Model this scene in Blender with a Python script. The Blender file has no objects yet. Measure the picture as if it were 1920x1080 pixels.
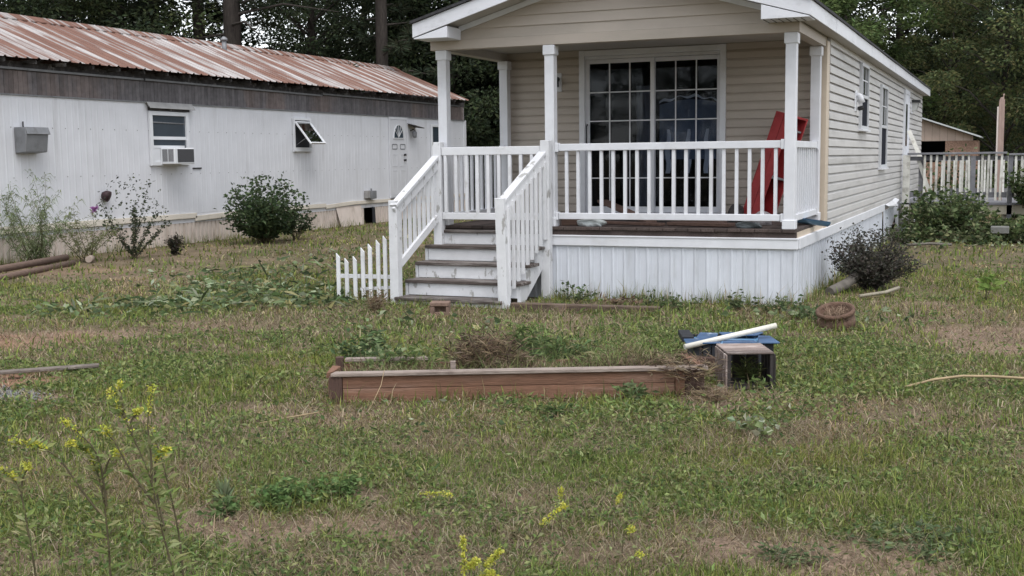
import bpy, math, random
import numpy as np
from mathutils import Vector, Matrix, Euler
R = math.radians
rng = np.random.default_rng(11)
random.seed(5)
SC = bpy.context.scene
COL = SC.collection

# ------------------------------------------------------------------ camera
cam_d = bpy.data.cameras.new('camera')
cam = bpy.data.objects.new('camera', cam_d); COL.objects.link(cam)
cam_d.sensor_width = 36; cam_d.lens = 2197.4 / 1920 * 36
cam_d.clip_start = 0.1; cam_d.clip_end = 3000
yaw, pitch, roll = 0.40282, 0.10988, -0.01177
fw = Vector((-math.sin(yaw) * math.cos(pitch), math.cos(yaw) * math.cos(pitch), -math.sin(pitch)))
rt = Vector((math.cos(yaw), math.sin(yaw), 0)); up = rt.cross(fw)
r2 = math.cos(roll) * rt + math.sin(roll) * up; u2 = -math.sin(roll) * rt + math.cos(roll) * up
m = Matrix((r2, u2, -fw)).transposed().to_4x4(); m.translation = (2.0665, -12.537, 1.582)
cam.matrix_world = m
SC.camera = cam

# ------------------------------------------------------------------ sky, sun, exposure
SUN_EL, SUN_AZ = 66.0, 146.0          # azimuth: direction the light comes from, clockwise from +Y
w = bpy.data.worlds.new('World'); SC.world = w; w.use_nodes = True
nt = w.node_tree; nt.nodes.clear()
sky = nt.nodes.new('ShaderNodeTexSky'); sky.sky_type = 'NISHITA'; sky.sun_disc = False
sky.sun_elevation = R(SUN_EL); sky.sun_rotation = R(SUN_AZ)
sky.air_density = 1.0; sky.dust_density = 0.6; sky.ozone_density = 1.0
hs = nt.nodes.new('ShaderNodeHueSaturation'); hs.inputs['Saturation'].default_value = 0.22
bg = nt.nodes.new('ShaderNodeBackground'); bg.inputs[1].default_value = 0.15
wo = nt.nodes.new('ShaderNodeOutputWorld')
nt.links.new(sky.outputs[0], hs.inputs['Color']); nt.links.new(hs.outputs[0], bg.inputs[0]); nt.links.new(bg.outputs[0], wo.inputs[0])
sd = bpy.data.lights.new('sun', 'SUN'); sd.energy = 1.3; sd.angle = R(42); sd.color = (1, 0.98, 0.955)
sun = bpy.data.objects.new('sun', sd); COL.objects.link(sun)
az, el = R(SUN_AZ), R(SUN_EL)
sdir = Vector((math.sin(az) * math.cos(el), math.cos(az) * math.cos(el), math.sin(el)))
sun.rotation_euler = (-sdir).to_track_quat('-Z', 'Y').to_euler()
SC.view_settings.view_transform = 'Standard'; SC.view_settings.look = 'None'
SC.view_settings.exposure = 0.95; SC.view_settings.gamma = 1.0
SC.cycles.max_bounces = 6; SC.cycles.diffuse_bounces = 3; SC.cycles.glossy_bounces = 3
SC.cycles.transmission_bounces = 4; SC.cycles.transparent_max_bounces = 8

# ------------------------------------------------------------------ materials
MATS = {}
def mat(name, col, var=0.12, scale=5.0, rough=0.65, bump=0.0, dirt=None, dirt_amt=0.5, dirt_scale=1.5, dirt_lo=0.5, dirt_hi=0.7,
        stretch=(1, 1, 1), rnd=0.0, metal=0.0, spec=0.35, bscale=None, dstretch=(1, 1, 1), world=False):
    """noise-varied surface; dirt = second colour laid on in patches; rnd = brightness spread between pieces"""
    if name in MATS: return MATS[name]
    M = bpy.data.materials.new(name); M.use_nodes = True
    t = M.node_tree; N = t.nodes; L = t.links
    b = N['Principled BSDF']; b.inputs['Roughness'].default_value = rough; b.inputs['Metallic'].default_value = metal
    b.inputs['Specular IOR Level'].default_value = spec
    oi = N.new('ShaderNodeObjectInfo')
    if world:
        src = N.new('ShaderNodeNewGeometry').outputs['Position']
    else:
        tc = N.new('ShaderNodeTexCoord')
        ml = N.new('ShaderNodeVectorMath'); ml.operation = 'SCALE'; ml.inputs[0].default_value = (37, 51, 23)
        L.new(oi.outputs['Random'], ml.inputs['Scale'])
        ad = N.new('ShaderNodeVectorMath'); ad.operation = 'ADD'
        L.new(tc.outputs['Object'], ad.inputs[0]); L.new(ml.outputs[0], ad.inputs[1]); src = ad.outputs[0]
    def noise(sc, st, det=5):
        mp = N.new('ShaderNodeMapping'); mp.inputs['Scale'].default_value = st; L.new(src, mp.inputs['Vector'])
        n = N.new('ShaderNodeTexNoise'); n.inputs['Scale'].default_value = sc; n.inputs['Detail'].default_value = det
        n.inputs['Roughness'].default_value = 0.62; L.new(mp.outputs[0], n.inputs['Vector']); return n
    n1 = noise(scale, stretch)
    rp = N.new('ShaderNodeMapRange'); rp.inputs['From Min'].default_value = 0.3; rp.inputs['From Max'].default_value = 0.7
    rp.inputs['To Min'].default_value = 1 - var; rp.inputs['To Max'].default_value = 1 + var
    L.new(n1.outputs[0], rp.inputs['Value']); val = rp.outputs[0]
    if rnd:
        rr = N.new('ShaderNodeMapRange'); rr.inputs['To Min'].default_value = 1 - rnd; rr.inputs['To Max'].default_value = 1 + rnd
        L.new(oi.outputs['Random'], rr.inputs['Value'])
        mm = N.new('ShaderNodeMath'); mm.operation = 'MULTIPLY'; L.new(val, mm.inputs[0]); L.new(rr.outputs[0], mm.inputs[1]); val = mm.outputs[0]
    base = N.new('ShaderNodeRGB'); base.outputs[0].default_value = (*col, 1); cur = base.outputs[0]
    if dirt:
        n2 = noise(dirt_scale, dstretch, 7)
        mr = N.new('ShaderNodeMapRange'); mr.inputs['From Min'].default_value = dirt_lo; mr.inputs['From Max'].default_value = dirt_hi
        mr.inputs['To Max'].default_value = dirt_amt; mr.interpolation_type = 'SMOOTHSTEP'; L.new(n2.outputs[0], mr.inputs['Value'])
        mx = N.new('ShaderNodeMix'); mx.data_type = 'RGBA'; L.new(mr.outputs[0], mx.inputs[0]); L.new(cur, mx.inputs[6])
        mx.inputs[7].default_value = (*dirt, 1); cur = mx.outputs[2]
    sc = N.new('ShaderNodeVectorMath'); sc.operation = 'SCALE'; L.new(cur, sc.inputs[0]); L.new(val, sc.inputs['Scale'])
    L.new(sc.outputs[0], b.inputs['Base Color'])
    if bump:
        bp_ = N.new('ShaderNodeBump'); bp_.inputs['Strength'].default_value = bump; bp_.inputs['Distance'].default_value = 0.02
        n3 = noise(bscale or scale * 3, stretch); L.new(n3.outputs[0], bp_.inputs['Height']); L.new(bp_.outputs[0], b.inputs['Normal'])
    MATS[name] = M
    return M

def leafmat(name, tint=(1, 1, 1), trans=0.3, rough=0.6):
    """foliage: colour from each leaf's own 'col' attribute, some light let through"""
    if name in MATS: return MATS[name]
    M = bpy.data.materials.new(name); M.use_nodes = True
    t = M.node_tree; N = t.nodes; L = t.links; N.clear()
    out = N.new('ShaderNodeOutputMaterial')
    at = N.new('ShaderNodeAttribute'); at.attribute_name = 'col'
    mu = N.new('ShaderNodeMix'); mu.data_type = 'RGBA'; mu.blend_type = 'MULTIPLY'; mu.inputs[0].default_value = 1
    L.new(at.outputs['Color'], mu.inputs[6]); mu.inputs[7].default_value = (*tint, 1)
    d = N.new('ShaderNodeBsdfPrincipled'); d.inputs['Roughness'].default_value = rough; d.inputs['Specular IOR Level'].default_value = 0.05
    L.new(mu.outputs[2], d.inputs['Base Color'])
    tr = N.new('ShaderNodeBsdfTranslucent'); L.new(mu.outputs[2], tr.inputs['Color'])
    mx = N.new('ShaderNodeMixShader'); mx.inputs[0].default_value = trans
    L.new(d.outputs[0], mx.inputs[1]); L.new(tr.outputs[0], mx.inputs[2]); L.new(mx.outputs[0], out.inputs[0])
    MATS[name] = M
    return M

def glassmat(name, tint=(0.55, 0.58, 0.6), spec=1.0):
    if name in MATS: return MATS[name]
    M = bpy.data.materials.new(name); M.use_nodes = True
    t = M.node_tree; N = t.nodes; L = t.links; N.clear()
    out = N.new('ShaderNodeOutputMaterial'); tr = N.new('ShaderNodeBsdfTransparent'); tr.inputs[0].default_value = (*tint, 1)
    gl = N.new('ShaderNodeBsdfGlossy'); gl.inputs['Roughness'].default_value = 0.03; gl.inputs[0].default_value = (0.9, 0.92, 0.95, 1)
    fr = N.new('ShaderNodeFresnel'); fr.inputs[0].default_value = 1.5
    mm = N.new('ShaderNodeMath'); mm.operation = 'MULTIPLY'; mm.use_clamp = True; mm.inputs[1].default_value = spec; L.new(fr.outputs[0], mm.inputs[0])
    mx = N.new('ShaderNodeMixShader'); L.new(mm.outputs[0], mx.inputs[0]); L.new(tr.outputs[0], mx.inputs[1]); L.new(gl.outputs[0], mx.inputs[2])
    L.new(mx.outputs[0], out.inputs[0]); MATS[name] = M
    return M

# ------------------------------------------------------------------ mesh helpers
class MB:
    def __init__(s): s.v = []; s.f = []; s.sm = []
    def add(s, vs, fs, smooth=False):
        o = len(s.v); s.v += [tuple(x) for x in vs]; s.f += [tuple(i + o for i in f) for f in fs]; s.sm += [smooth] * len(fs); return s
    def box(s, x0, x1, y0, y1, z0, z1):
        return s.add([(x, y, z) for z in (z0, z1) for y in (y0, y1) for x in (x0, x1)],
                     [(0, 2, 3, 1), (4, 5, 7, 6), (0, 1, 5, 4), (2, 6, 7, 3), (0, 4, 6, 2), (1, 3, 7, 5)])
    def cbox(s, c, sx, sy, sz): return s.box(c[0] - sx / 2, c[0] + sx / 2, c[1] - sy / 2, c[1] + sy / 2, c[2] - sz / 2, c[2] + sz / 2)
    def bar(s, p0, p1, wd, ht, upv=(0, 0, 1)):
        p0, p1 = Vector(p0), Vector(p1); d = (p1 - p0).normalized(); a = d.cross(Vector(upv))
        if a.length < 1e-4: a = d.cross(Vector((0, 1, 0)))
        a.normalize(); b = a.cross(d); a *= wd / 2; b *= ht / 2
        vs = [p + sa * a + sb * b for p in (p0, p1) for sa, sb in ((-1, -1), (1, -1), (1, 1), (-1, 1))]
        return s.add(vs, [(3, 2, 1, 0), (4, 5, 6, 7), (0, 1, 5, 4), (1, 2, 6, 5), (2, 3, 7, 6), (3, 0, 4, 7)])
    def tube(s, pts, rad, n=6, cap=True):
        pts = [Vector(q) for q in pts]; k = len(pts)
        rad = [float(q) for q in rad] if hasattr(rad, '__len__') else [float(rad)] * k
        vs = []; prev = None
        for i, q in enumerate(pts):
            d = (pts[min(i + 1, k - 1)] - pts[max(i - 1, 0)]).normalized()
            if prev is None:
                a = d.cross(Vector((0.3, 0.1, 1))) if abs(d.z) < .95 else d.cross(Vector((1, 0, 0)))
            else: a = prev - d * prev.dot(d)
            a.normalize(); prev = a; b = d.cross(a)
            vs += [q + rad[i] * (math.cos(2 * math.pi * j / n) * a + math.sin(2 * math.pi * j / n) * b) for j in range(n)]
        fs = [(i * n + j, i * n + (j + 1) % n, (i + 1) * n + (j + 1) % n, (i + 1) * n + j) for i in range(k - 1) for j in range(n)]
        s.add(vs, fs, True)
        if cap:
            o = len(s.v) - len(vs); s.f += [tuple(o + j for j in range(n))[::-1], tuple(o + (k - 1) * n + j for j in range(n))]; s.sm += [False, False]
        return s
    def prism(s, poly, a, b, axis='y'):
        n = len(poly)
        def P(u, v, t): return {'y': (u, t, v), 'x': (t, u, v), 'z': (u, v, t)}[axis]
        vs = [P(u, v, a) for u, v in poly] + [P(u, v, b) for u, v in poly]
        return s.add(vs, [tuple(range(n))[::-1], tuple(range(n, 2 * n))] + [(i, (i + 1) % n, (i + 1) % n + n, i + n) for i in range(n)])
    def lathe(s, prof, n=24, c=(0, 0, 0)):
        vs = [(c[0] + r * math.cos(2 * math.pi * j / n), c[1] + r * math.sin(2 * math.pi * j / n), c[2] + z) for r, z in prof for j in range(n)]
        k = len(prof)
        return s.add(vs, [(i * n + j, i * n + (j + 1) % n, (i + 1) * n + (j + 1) % n, (i + 1) * n + j) for i in range(k - 1) for j in range(n)], True)
    def sheet(s, grid, smooth=False):
        h, wd = len(grid), len(grid[0])
        return s.add([q for row in grid for q in row], [(i * wd + j, i * wd + j + 1, (i + 1) * wd + j + 1, (i + 1) * wd + j) for i in range(h - 1) for j in range(wd - 1)], smooth)
    def mesh(s, name, m, bevel=0.0, fix=True):
        me = bpy.data.meshes.new(name); me.from_pydata(s.v, [], s.f)
        me.polygons.foreach_set('use_smooth', s.sm)
        if fix or bevel:
            import bmesh
            bm = bmesh.new(); bm.from_mesh(me); bmesh.ops.recalc_face_normals(bm, faces=bm.faces)
            if bevel:
                bmesh.ops.bevel(bm, geom=[e for e in bm.edges], offset=bevel, segments=1, affect='EDGES', profile=0.5, clamp_overlap=True)
            bm.to_mesh(me); bm.free()
        me.materials.append(m); me.update()
        return me
    def build(s, name, m, parent=None, bevel=0.0, fix=True):
        return link(name, s.mesh(name, m, bevel, fix), parent)

def link(name, me, parent=None, loc=(0, 0, 0), rot=(0, 0, 0), sc=(1, 1, 1)):
    o = bpy.data.objects.new(name, me); COL.objects.link(o)
    o.parent = parent; o.location = loc; o.rotation_euler = rot; o.scale = sc
    return o
def tag(o, label=None, cat=None, group=None, kind=None):
    if label: o['label'] = label
    if cat: o['category'] = cat
    if group: o['group'] = group
    if kind: o['kind'] = kind
    return o
def thing(name, loc, label, cat, group=None, rz=0.0):
    o = bpy.data.objects.new(name, None); COL.objects.link(o); o.empty_display_size = .2
    o.location = loc; o.rotation_euler = (0, 0, rz)
    return tag(o, label, cat, group)
def copy_tree(o, parent=None):
    c = o.copy(); COL.objects.link(c); c.parent = parent
    for ch in list(o.children): copy_tree(ch, c)
    return c

def npmesh(name, V, F, m, colr=None, smooth=False):
    """V (n,3), F (k,3 or 4) -> mesh with optional point colours"""
    me = bpy.data.meshes.new(name); n, k, q = len(V), len(F), F.shape[1]
    me.vertices.add(n); me.vertices.foreach_set('co', np.ascontiguousarray(V, dtype=np.float32).ravel())
    me.loops.add(k * q); me.loops.foreach_set('vertex_index', np.ascontiguousarray(F, dtype=np.int32).ravel())
    me.polygons.add(k); me.polygons.foreach_set('loop_start', np.arange(0, k * q, q, dtype=np.int32))
    me.polygons.foreach_set('use_smooth', np.full(k, smooth))
    if colr is not None:
        a = me.attributes.new('col', 'FLOAT_COLOR', 'POINT')
        a.data.foreach_set('color', np.c_[colr, np.ones(n)].astype(np.float32).ravel())
    me.update(calc_edges=True); me.validate()
    me.materials.append(m)
    return me

def leaves(P, D, Ln, Wd, colr, fold=0.25, droop=0.0):
    """leaf faces: at points P along directions D, length Ln, width Wd; 4-vertex diamonds with a fold"""
    n = len(P); D = D / (np.linalg.norm(D, axis=1, keepdims=True) + 1e-9)
    rv = rng.normal(size=(n, 3)); S = np.cross(D, rv); S /= (np.linalg.norm(S, axis=1, keepdims=True) + 1e-9)
    Nn = np.cross(D, S)
    Ln = np.broadcast_to(Ln, n)[:, None]; Wd = np.broadcast_to(Wd, n)[:, None]
    mid = P + D * Ln * .45
    tip = P + D * Ln; tip = tip.copy(); tip[:, 2] -= droop * Ln[:, 0]
    V = np.stack([P, mid + S * Wd / 2 + Nn * Wd * fold, tip, mid - S * Wd / 2 + Nn * Wd * fold], 1).reshape(-1, 3)
    F = np.arange(4 * n).reshape(n, 4)
    return V, F, np.repeat(colr, 4, axis=0)
def blades(P, h, wd, lean, azm, colr, curl=0.6):
    """grass blades, 5 vertices / 3 triangles each"""
    n = len(P); dx = np.c_[np.cos(azm), np.sin(azm), np.zeros(n)]; sx = np.c_[-np.sin(azm), np.cos(azm), np.zeros(n)]
    tw = rng.uniform(-1.2, 1.2, n)[:, None]; sx = sx * np.cos(tw) + dx * np.sin(tw)
    z = np.array([[0, 0, 1.]])
    h = h[:, None]; wd = wd[:, None]; le = lean[:, None]
    p1 = P + z * h * .55 * np.cos(le * .6) + dx * h * .55 * np.sin(le * .6)
    p2 = p1 + z * h * .5 * np.cos(le * (1 + curl)) + dx * h * .5 * np.sin(le * (1 + curl))
    p2[:, 2] = np.maximum(p2[:, 2], P[:, 2] + .003)
    V = np.stack([P - sx * wd / 2, P + sx * wd / 2, p1 - sx * wd * .42, p1 + sx * wd * .42, p2], 1).reshape(-1, 3)
    b = (np.arange(n) * 5)[:, None, None]
    F = (b + np.array([[[0, 1, 3], [0, 3, 2], [2, 3, 4]]])).reshape(-1, 3)
    return V, F, np.repeat(colr, 5, axis=0)
def merge(parts):
    V, F, C = [], [], []; o = 0
    for v, f, c in parts: V.append(v); F.append(f + o); C.append(c); o += len(v)
    return np.concatenate(V), np.concatenate(F), np.concatenate(C)
def vnoise(x, y, seed=0, sc=1.0):
    """smooth value noise on world x,y in 0..1"""
    x = np.asarray(x) / sc; y = np.asarray(y) / sc
    xi, yi = np.floor(x).astype(np.int64), np.floor(y).astype(np.int64); fx, fy = x - xi, y - yi
    fx = fx * fx * (3 - 2 * fx); fy = fy * fy * (3 - 2 * fy)
    def h(a, b):
        k = (a * 374761393 + b * 668265263 + seed * 974711) & 0xffffffff
        k = ((k ^ (k >> 13)) * 1274126177) & 0xffffffff
        return ((k ^ (k >> 16)) & 0xffff) / 65535.0
    return (h(xi, yi) * (1 - fx) + h(xi + 1, yi) * fx) * (1 - fy) + (h(xi, yi + 1) * (1 - fx) + h(xi + 1, yi + 1) * fx) * fy
def fbm(x, y, seed=0, sc=1.0): return .5 * vnoise(x, y, seed, sc) + .3 * vnoise(x, y, seed + 7, sc * .45) + .2 * vnoise(x, y, seed + 13, sc * .2)
def sstep(a, b, x): t = np.clip((x - a) / (b - a), 0, 1); return t * t * (3 - 2 * t)

# ------------------------------------------------------------------ ground
BARE = [(-1.08, -8.42, .46, .32, 1), (-.50, -8.2, .42, .17, 1), (.95, -7.75, .4, .2, .6), (1.45, -7.95, .6, .3, .95), (.6, -8.2, .5, .2, .5), (2.15, -1.75, .85, 1.0, .95),
        (1.2, .05, .5, .6, .45), (-6.4, -4.6, .7, .75, 1), (-5.7, -3.95, .8, .33, .9), (-4.9, -3.2, .9, .3, .7), (-4.75, -6.1, .5, .34, 1), (-4.2, -6.55, .5, .22, 1),
        (-9.5, .6, 2.2, 1.2, .45), (-8.2, -1.6, 1.2, .6, .4), (.35, -5.0, .35, .4, .8), (2.4, -5.9, .5, .5, .6), (-2.0, -6.4, .5, .3, .6), (-1.9, -7.0, .8, .35, .45), (1.3, -5.2, .9, .5, .4),
        (-11.5, 3.5, 1.0, 4, .35), (-.2, -8.6, .6, .25, .5), (-1.6, -9.2, .7, .35, .5), (3.2, -7.2, .7, .5, .5)]
RED = [(-6.6, -5.0, .7, .7, .8), (-4.75, -6.05, .5, .3, 1), (-6.0, -4.4, .6, .5, .4), (-11, 1.0, 1.5, .8, .2)]
def ell(x, y, L):
    o = np.zeros_like(x)
    for cx, cy, rx, ry, a in L:
        d = np.sqrt(((x - cx) / rx) ** 2 + ((y - cy) / ry) ** 2) + (fbm(x, y, 31, .35) - .5) * 1.3 + (fbm(x, y, 32, .11) - .5) * .9
        o = np.maximum(o, a * (1 - sstep(.55, 1.2, d)))
    return o
def bareness(x, y):
    b = ell(x, y, BARE)
    n = fbm(x, y, 3, .7)
    return np.clip(np.maximum(b, .55 * sstep(.60, .78, n)), 0, 1)
def gz(x, y):
    return (fbm(x, y, 21, 1.2) - .5) * .035 + (vnoise(x, y, 5, .22) - .5) * .012 - .012
def graded(a, b, step, far, k):
    c = list(np.arange(a, b, step)); s_ = step; lo = [a]; hi = [c[-1]]
    while hi[-1] < far: s_ *= k; hi.append(hi[-1] + s_)
    s_ = step
    while lo[-1] > -far: s_ *= k; lo.append(lo[-1] - s_)
    return np.array(lo[1:][::-1] + c + hi[1:])
gx = graded(-14, 7, .11, 900, 1.35); gy = graded(-12.5, 16, .11, 900, 1.35)
X, Y = np.meshgrid(gx, gy); x, y = X.ravel(), Y.ravel()
near = ((x > -15) & (x < 8) & (y > -13.5) & (y < 17))
z = np.where(near, gz(x, y), -.02)
b_ = bareness(x, y); rd = ell(x, y, RED)
c0 = np.array([.125, .105, .064]); c1 = np.array([.225, .162, .120]); c2 = np.array([.26, .15, .10])
tn = fbm(x, y, 9, .3)[:, None]
gc = c0 * (1 - b_[:, None]) + c1 * b_[:, None]
gc = gc * (1 - rd[:, None]) + c2 * rd[:, None]
gc = gc * (.7 + .6 * tn)
nx, ny = len(gx), len(gy)
ii = (np.arange(ny - 1)[:, None] * nx + np.arange(nx - 1)[None]).ravel()
GF = np.c_[ii, ii + 1, ii + nx + 1, ii + nx]
GM = bpy.data.materials.new('soil'); GM.use_nodes = True
_t = GM.node_tree; _N = _t.nodes; _L = _t.links; _b = _N['Principled BSDF']; _b.inputs['Roughness'].default_value = .95; _b.inputs['Specular IOR Level'].default_value = .1
_a = _N.new('ShaderNodeAttribute'); _a.attribute_name = 'col'
_g = _N.new('ShaderNodeNewGeometry'); _n = _N.new('ShaderNodeTexNoise'); _n.inputs['Scale'].default_value = 45; _n.inputs['Detail'].default_value = 8
_L.new(_g.outputs['Position'], _n.inputs['Vector'])
_r = _N.new('ShaderNodeMapRange'); _r.inputs['From Min'].default_value = .3; _r.inputs['From Max'].default_value = .7; _r.inputs['To Min'].default_value = .55; _r.inputs['To Max'].default_value = 1.45
_L.new(_n.outputs[0], _r.inputs['Value'])
_s = _N.new('ShaderNodeVectorMath'); _s.operation = 'SCALE'; _L.new(_a.outputs['Color'], _s.inputs[0]); _L.new(_r.outputs[0], _s.inputs['Scale']); _L.new(_s.outputs[0], _b.inputs['Base Color'])
_bp = _N.new('ShaderNodeBump'); _bp.inputs['Strength'].default_value = .8; _bp.inputs['Distance'].default_value = .02; _L.new(_n.outputs[0], _bp.inputs['Height']); _L.new(_bp.outputs[0], _b.inputs['Normal'])
tag(link('ground', npmesh('ground', np.c_[x, y, z], GF, GM, gc, True)), 'patchy ground of soil and clay under the lawn', kind='structure')

# ------------------------------------------------------------------ shared materials
VINYL = mat('white_vinyl', (.70, .71, .745), .06, 4, .45, bump=.06, dirt=(.40, .39, .37), dirt_amt=.5, dirt_scale=1.2, dirt_lo=.52, dirt_hi=.75)
SKIRT = mat('skirting_vinyl', (.62, .645, .70), .05, 4, .45, dirt=(.40, .41, .41), dirt_amt=.5, dirt_scale=2.2, dirt_lo=.5, dirt_hi=.75, rnd=.04, dstretch=(3, 3, .6))
FASC = mat('fascia_aluminium', (.68, .69, .73), .05, 2, .4, dirt=(.35, .35, .36), dirt_amt=.5, dirt_scale=2.5, dirt_lo=.55, dirt_hi=.72, dstretch=(1, .5, 2))
PAINT = mat('weathered_white_paint', (.66, .665, .685), .06, 9, .6, bump=.15, dirt=(.26, .25, .23), dirt_amt=.75, dirt_scale=8, dirt_lo=.58, dirt_hi=.635, rnd=.06, dstretch=(1, 1, .5))
PAINT2 = mat('clean_white_paint', (.70, .705, .725), .05, 7, .5, bump=.1, dirt=(.42, .41, .38), dirt_amt=.5, dirt_scale=3, dirt_lo=.56, dirt_hi=.7, rnd=.05)
BEIGE = mat('beige_siding', (.455, .40, .348), .05, 2.0, .55, dirt=(.33, .30, .25), dirt_amt=.5, dirt_scale=1.1, dirt_lo=.48, dirt_hi=.7, rnd=.03, dstretch=(.5, 1, 2))
BEIGE_S = mat('faded_side_siding', (.53, .515, .50), .05, 2.0, .5, dirt=(.27, .26, .235), dirt_amt=.6, dirt_scale=1.3, dirt_lo=.5, dirt_hi=.74, rnd=.04, dstretch=(.35, 1, 3), bump=.1, bscale=3)
SOFFIT = mat('soffit_panel', (.45, .43, .40), .05, 3, .6)
CORNER = mat('tan_corner_board', (.56, .47, .37), .05, 4, .5)
DECK = mat('dark_deck_board', (.075, .056, .050), .35, 14, .8, bump=.4, stretch=(6, .6, 6), rnd=.3, dirt=(.16, .13, .12), dirt_amt=.5, dirt_scale=4)
TREAD = mat('worn_tread_wood', (.078, .062, .056), .4, 12, .85, bump=.5, stretch=(.6, 7, 7), rnd=.2, dirt=(.30, .275, .26), dirt_amt=.7, dirt_scale=3, dstretch=(.6, 5, 5), dirt_lo=.45, dirt_hi=.62)
SHING = mat('dark_shingles', (.045, .045, .048), .4, 25, .9, bump=.5)
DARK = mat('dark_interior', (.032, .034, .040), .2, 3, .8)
GLASS = glassmat('window_glass')
GLASS_D = glassmat('dark_window_glass', (.72, .75, .80), .35)
BLACK = mat('black_metal', (.025, .025, .027), .2, 8, .5)
SCREEN = mat('insect_screen', (.035, .037, .045), .15, 30, .95, spec=.0)

# ------------------------------------------------------------------ beige mobile home
home = thing('mobile_home', (0, 0, 0), 'beige vinyl-sided mobile home with white covered front porch and white skirting', 'house')
def lap(L, h, out=.026):
    b = MB(); o0, o1, t = out, .004, 0.0
    b.add([(0, -o0, 0), (L, -o0, 0), (L, -o0 * .9, h * .66), (0, -o0 * .9, h * .66), (0, -o1, h), (L, -o1, h), (0, t, h), (L, t, h), (0, t, 0), (L, t, 0)],
          [(0, 1, 2, 3), (3, 2, 5, 4), (4, 5, 7, 6), (8, 9, 1, 0), (0, 3, 4, 6, 8), (1, 9, 7, 5, 2), (6, 7, 9, 8)])
    return b
YB = 1.95; HC = .105
fwall = MB().box(-4.20, -3.10, YB, YB + .12, .60, 3.0).box(-1.22, -.02, YB, YB + .12, .60, 3.0).box(-3.10, -1.22, YB, YB + .12, 2.945, 3.0).build('front_wall', BEIGE, home)
mL = lap(1.02, HC).mesh('siding_board', BEIGE); mR = lap(1.13, HC).mesh('siding_board', BEIGE)
zz = .78
while zz < 2.93:
    link('siding_board', mL, fwall, (-4.13, YB, zz)); link('siding_board', mR, fwall, (-1.205, YB, zz)); zz += HC
# door unit
fr = MB().box(-3.115, -3.04, YB - .05, YB + .1, .83, 2.95).box(-1.28, -1.205, YB - .05, YB + .1, .83, 2.95).box(-3.04, -1.28, YB - .048, YB + .1, 2.875, 2.948).box(-3.04, -1.28, YB - .047, YB + .1, .815, .875)
fr.box(-3.04, -1.28, YB - .01, YB + .08, 2.835, 2.874)
fr.build('door_frame', VINYL, home, .004)
def door_panel(x0, x1, yy, nc, label=None):
    z0, z1 = .878, 2.832; st = .052
    f = MB().box(x0, x0 + st, yy, yy + .035, z0, z1).box(x1 - st, x1, yy, yy + .035, z0, z1).box(x0 + st, x1 - st, yy + .001, yy + .034, z1 - st, z1).box(x0 + st, x1 - st, yy + .001, yy + .034, z0, z0 + .075)
    dp = f.build('sliding_door', VINYL, home, .003)
    ax0, ax1, az0, az1 = x0 + st, x1 - st, z0 + .075, z1 - st; nr = 5
    cw, ch = (ax1 - ax0) / nc, (az1 - az0) / nr
    pm = MB().box(0, cw, 0, .006, 0, ch).mesh('pane', GLASS_D)
    for i in range(nc):
        for j in range(nr): link('pane', pm, dp, (ax0 + i * cw, yy + .015, az0 + j * ch))
    for i in range(1, nc): MB().cbox((ax0 + i * cw, yy + .009, (az0 + az1) / 2), .014, .011, az1 - az0).build('muntin', VINYL, dp)
    for j in range(1, nr): MB().cbox(((ax0 + ax1) / 2, yy + .0085, az0 + j * ch), ax1 - ax0, .010, .014).build('muntin', VINYL, dp)
    return dp
dl = door_panel(-3.04, -2.125, YB + .0, 3)
dr = door_panel(-2.175, -1.28, YB + .04, 3)
MB().tube([(-3.015, YB - .005, 1.75), (-3.015, YB - .045, 1.78), (-3.015, YB - .045, 1.98), (-3.015, YB - .005, 2.01)], .009, 6).build('door_handle', BLACK, dl)
# room behind the door with a swagged curtain
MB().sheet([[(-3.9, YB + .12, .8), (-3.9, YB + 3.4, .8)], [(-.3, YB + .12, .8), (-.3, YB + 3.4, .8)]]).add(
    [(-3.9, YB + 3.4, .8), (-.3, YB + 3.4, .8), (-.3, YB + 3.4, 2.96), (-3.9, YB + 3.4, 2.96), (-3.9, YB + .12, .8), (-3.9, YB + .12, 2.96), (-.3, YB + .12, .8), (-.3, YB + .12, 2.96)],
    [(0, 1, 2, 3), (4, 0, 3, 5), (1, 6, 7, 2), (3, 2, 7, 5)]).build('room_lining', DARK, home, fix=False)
CURT = mat('blue_grey_curtain', (.16, .19, .25), .15, 6, .9); CURTW = mat('white_curtain_hem', (.62, .64, .68), .05, 6, .9)
def curtain(x0, x1, ztop, zbot, yy, m, name, amp=.02, fq=38, sag=0.0):
    n = 46; g = []
    for k in range(7):
        t = k / 6; row = []
        for i in range(n):
            u = i / (n - 1); xx = x0 + u * (x1 - x0)
            zt = ztop - sag * (1 - (2 * u - 1) ** 2) * -1
            row.append((xx, yy + amp * math.sin(fq * u + .8 * math.sin(5 * u)) * (.4 + .6 * t), zt + (zbot - zt) * t))
        g.append(row)
    return MB().sheet(g, True).build(name, m, home, fix=False)
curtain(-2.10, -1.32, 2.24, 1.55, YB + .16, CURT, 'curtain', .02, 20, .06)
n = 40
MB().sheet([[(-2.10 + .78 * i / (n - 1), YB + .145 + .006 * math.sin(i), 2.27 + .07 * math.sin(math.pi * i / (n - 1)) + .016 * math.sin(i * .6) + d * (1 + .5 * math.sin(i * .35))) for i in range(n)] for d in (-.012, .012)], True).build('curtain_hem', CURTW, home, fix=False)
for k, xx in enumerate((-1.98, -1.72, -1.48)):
    MB().sheet([[(xx + s_ * (.018 + .016 * abs(math.sin(2.4 * j / 9))) + .012 * math.sin(j * 1.1 + k), YB + .142, 1.93 - .062 * j) for s_ in (-1, 0, 1)] for j in range(10)], True).build('curtain_tie', CURTW, home, fix=False)
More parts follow.
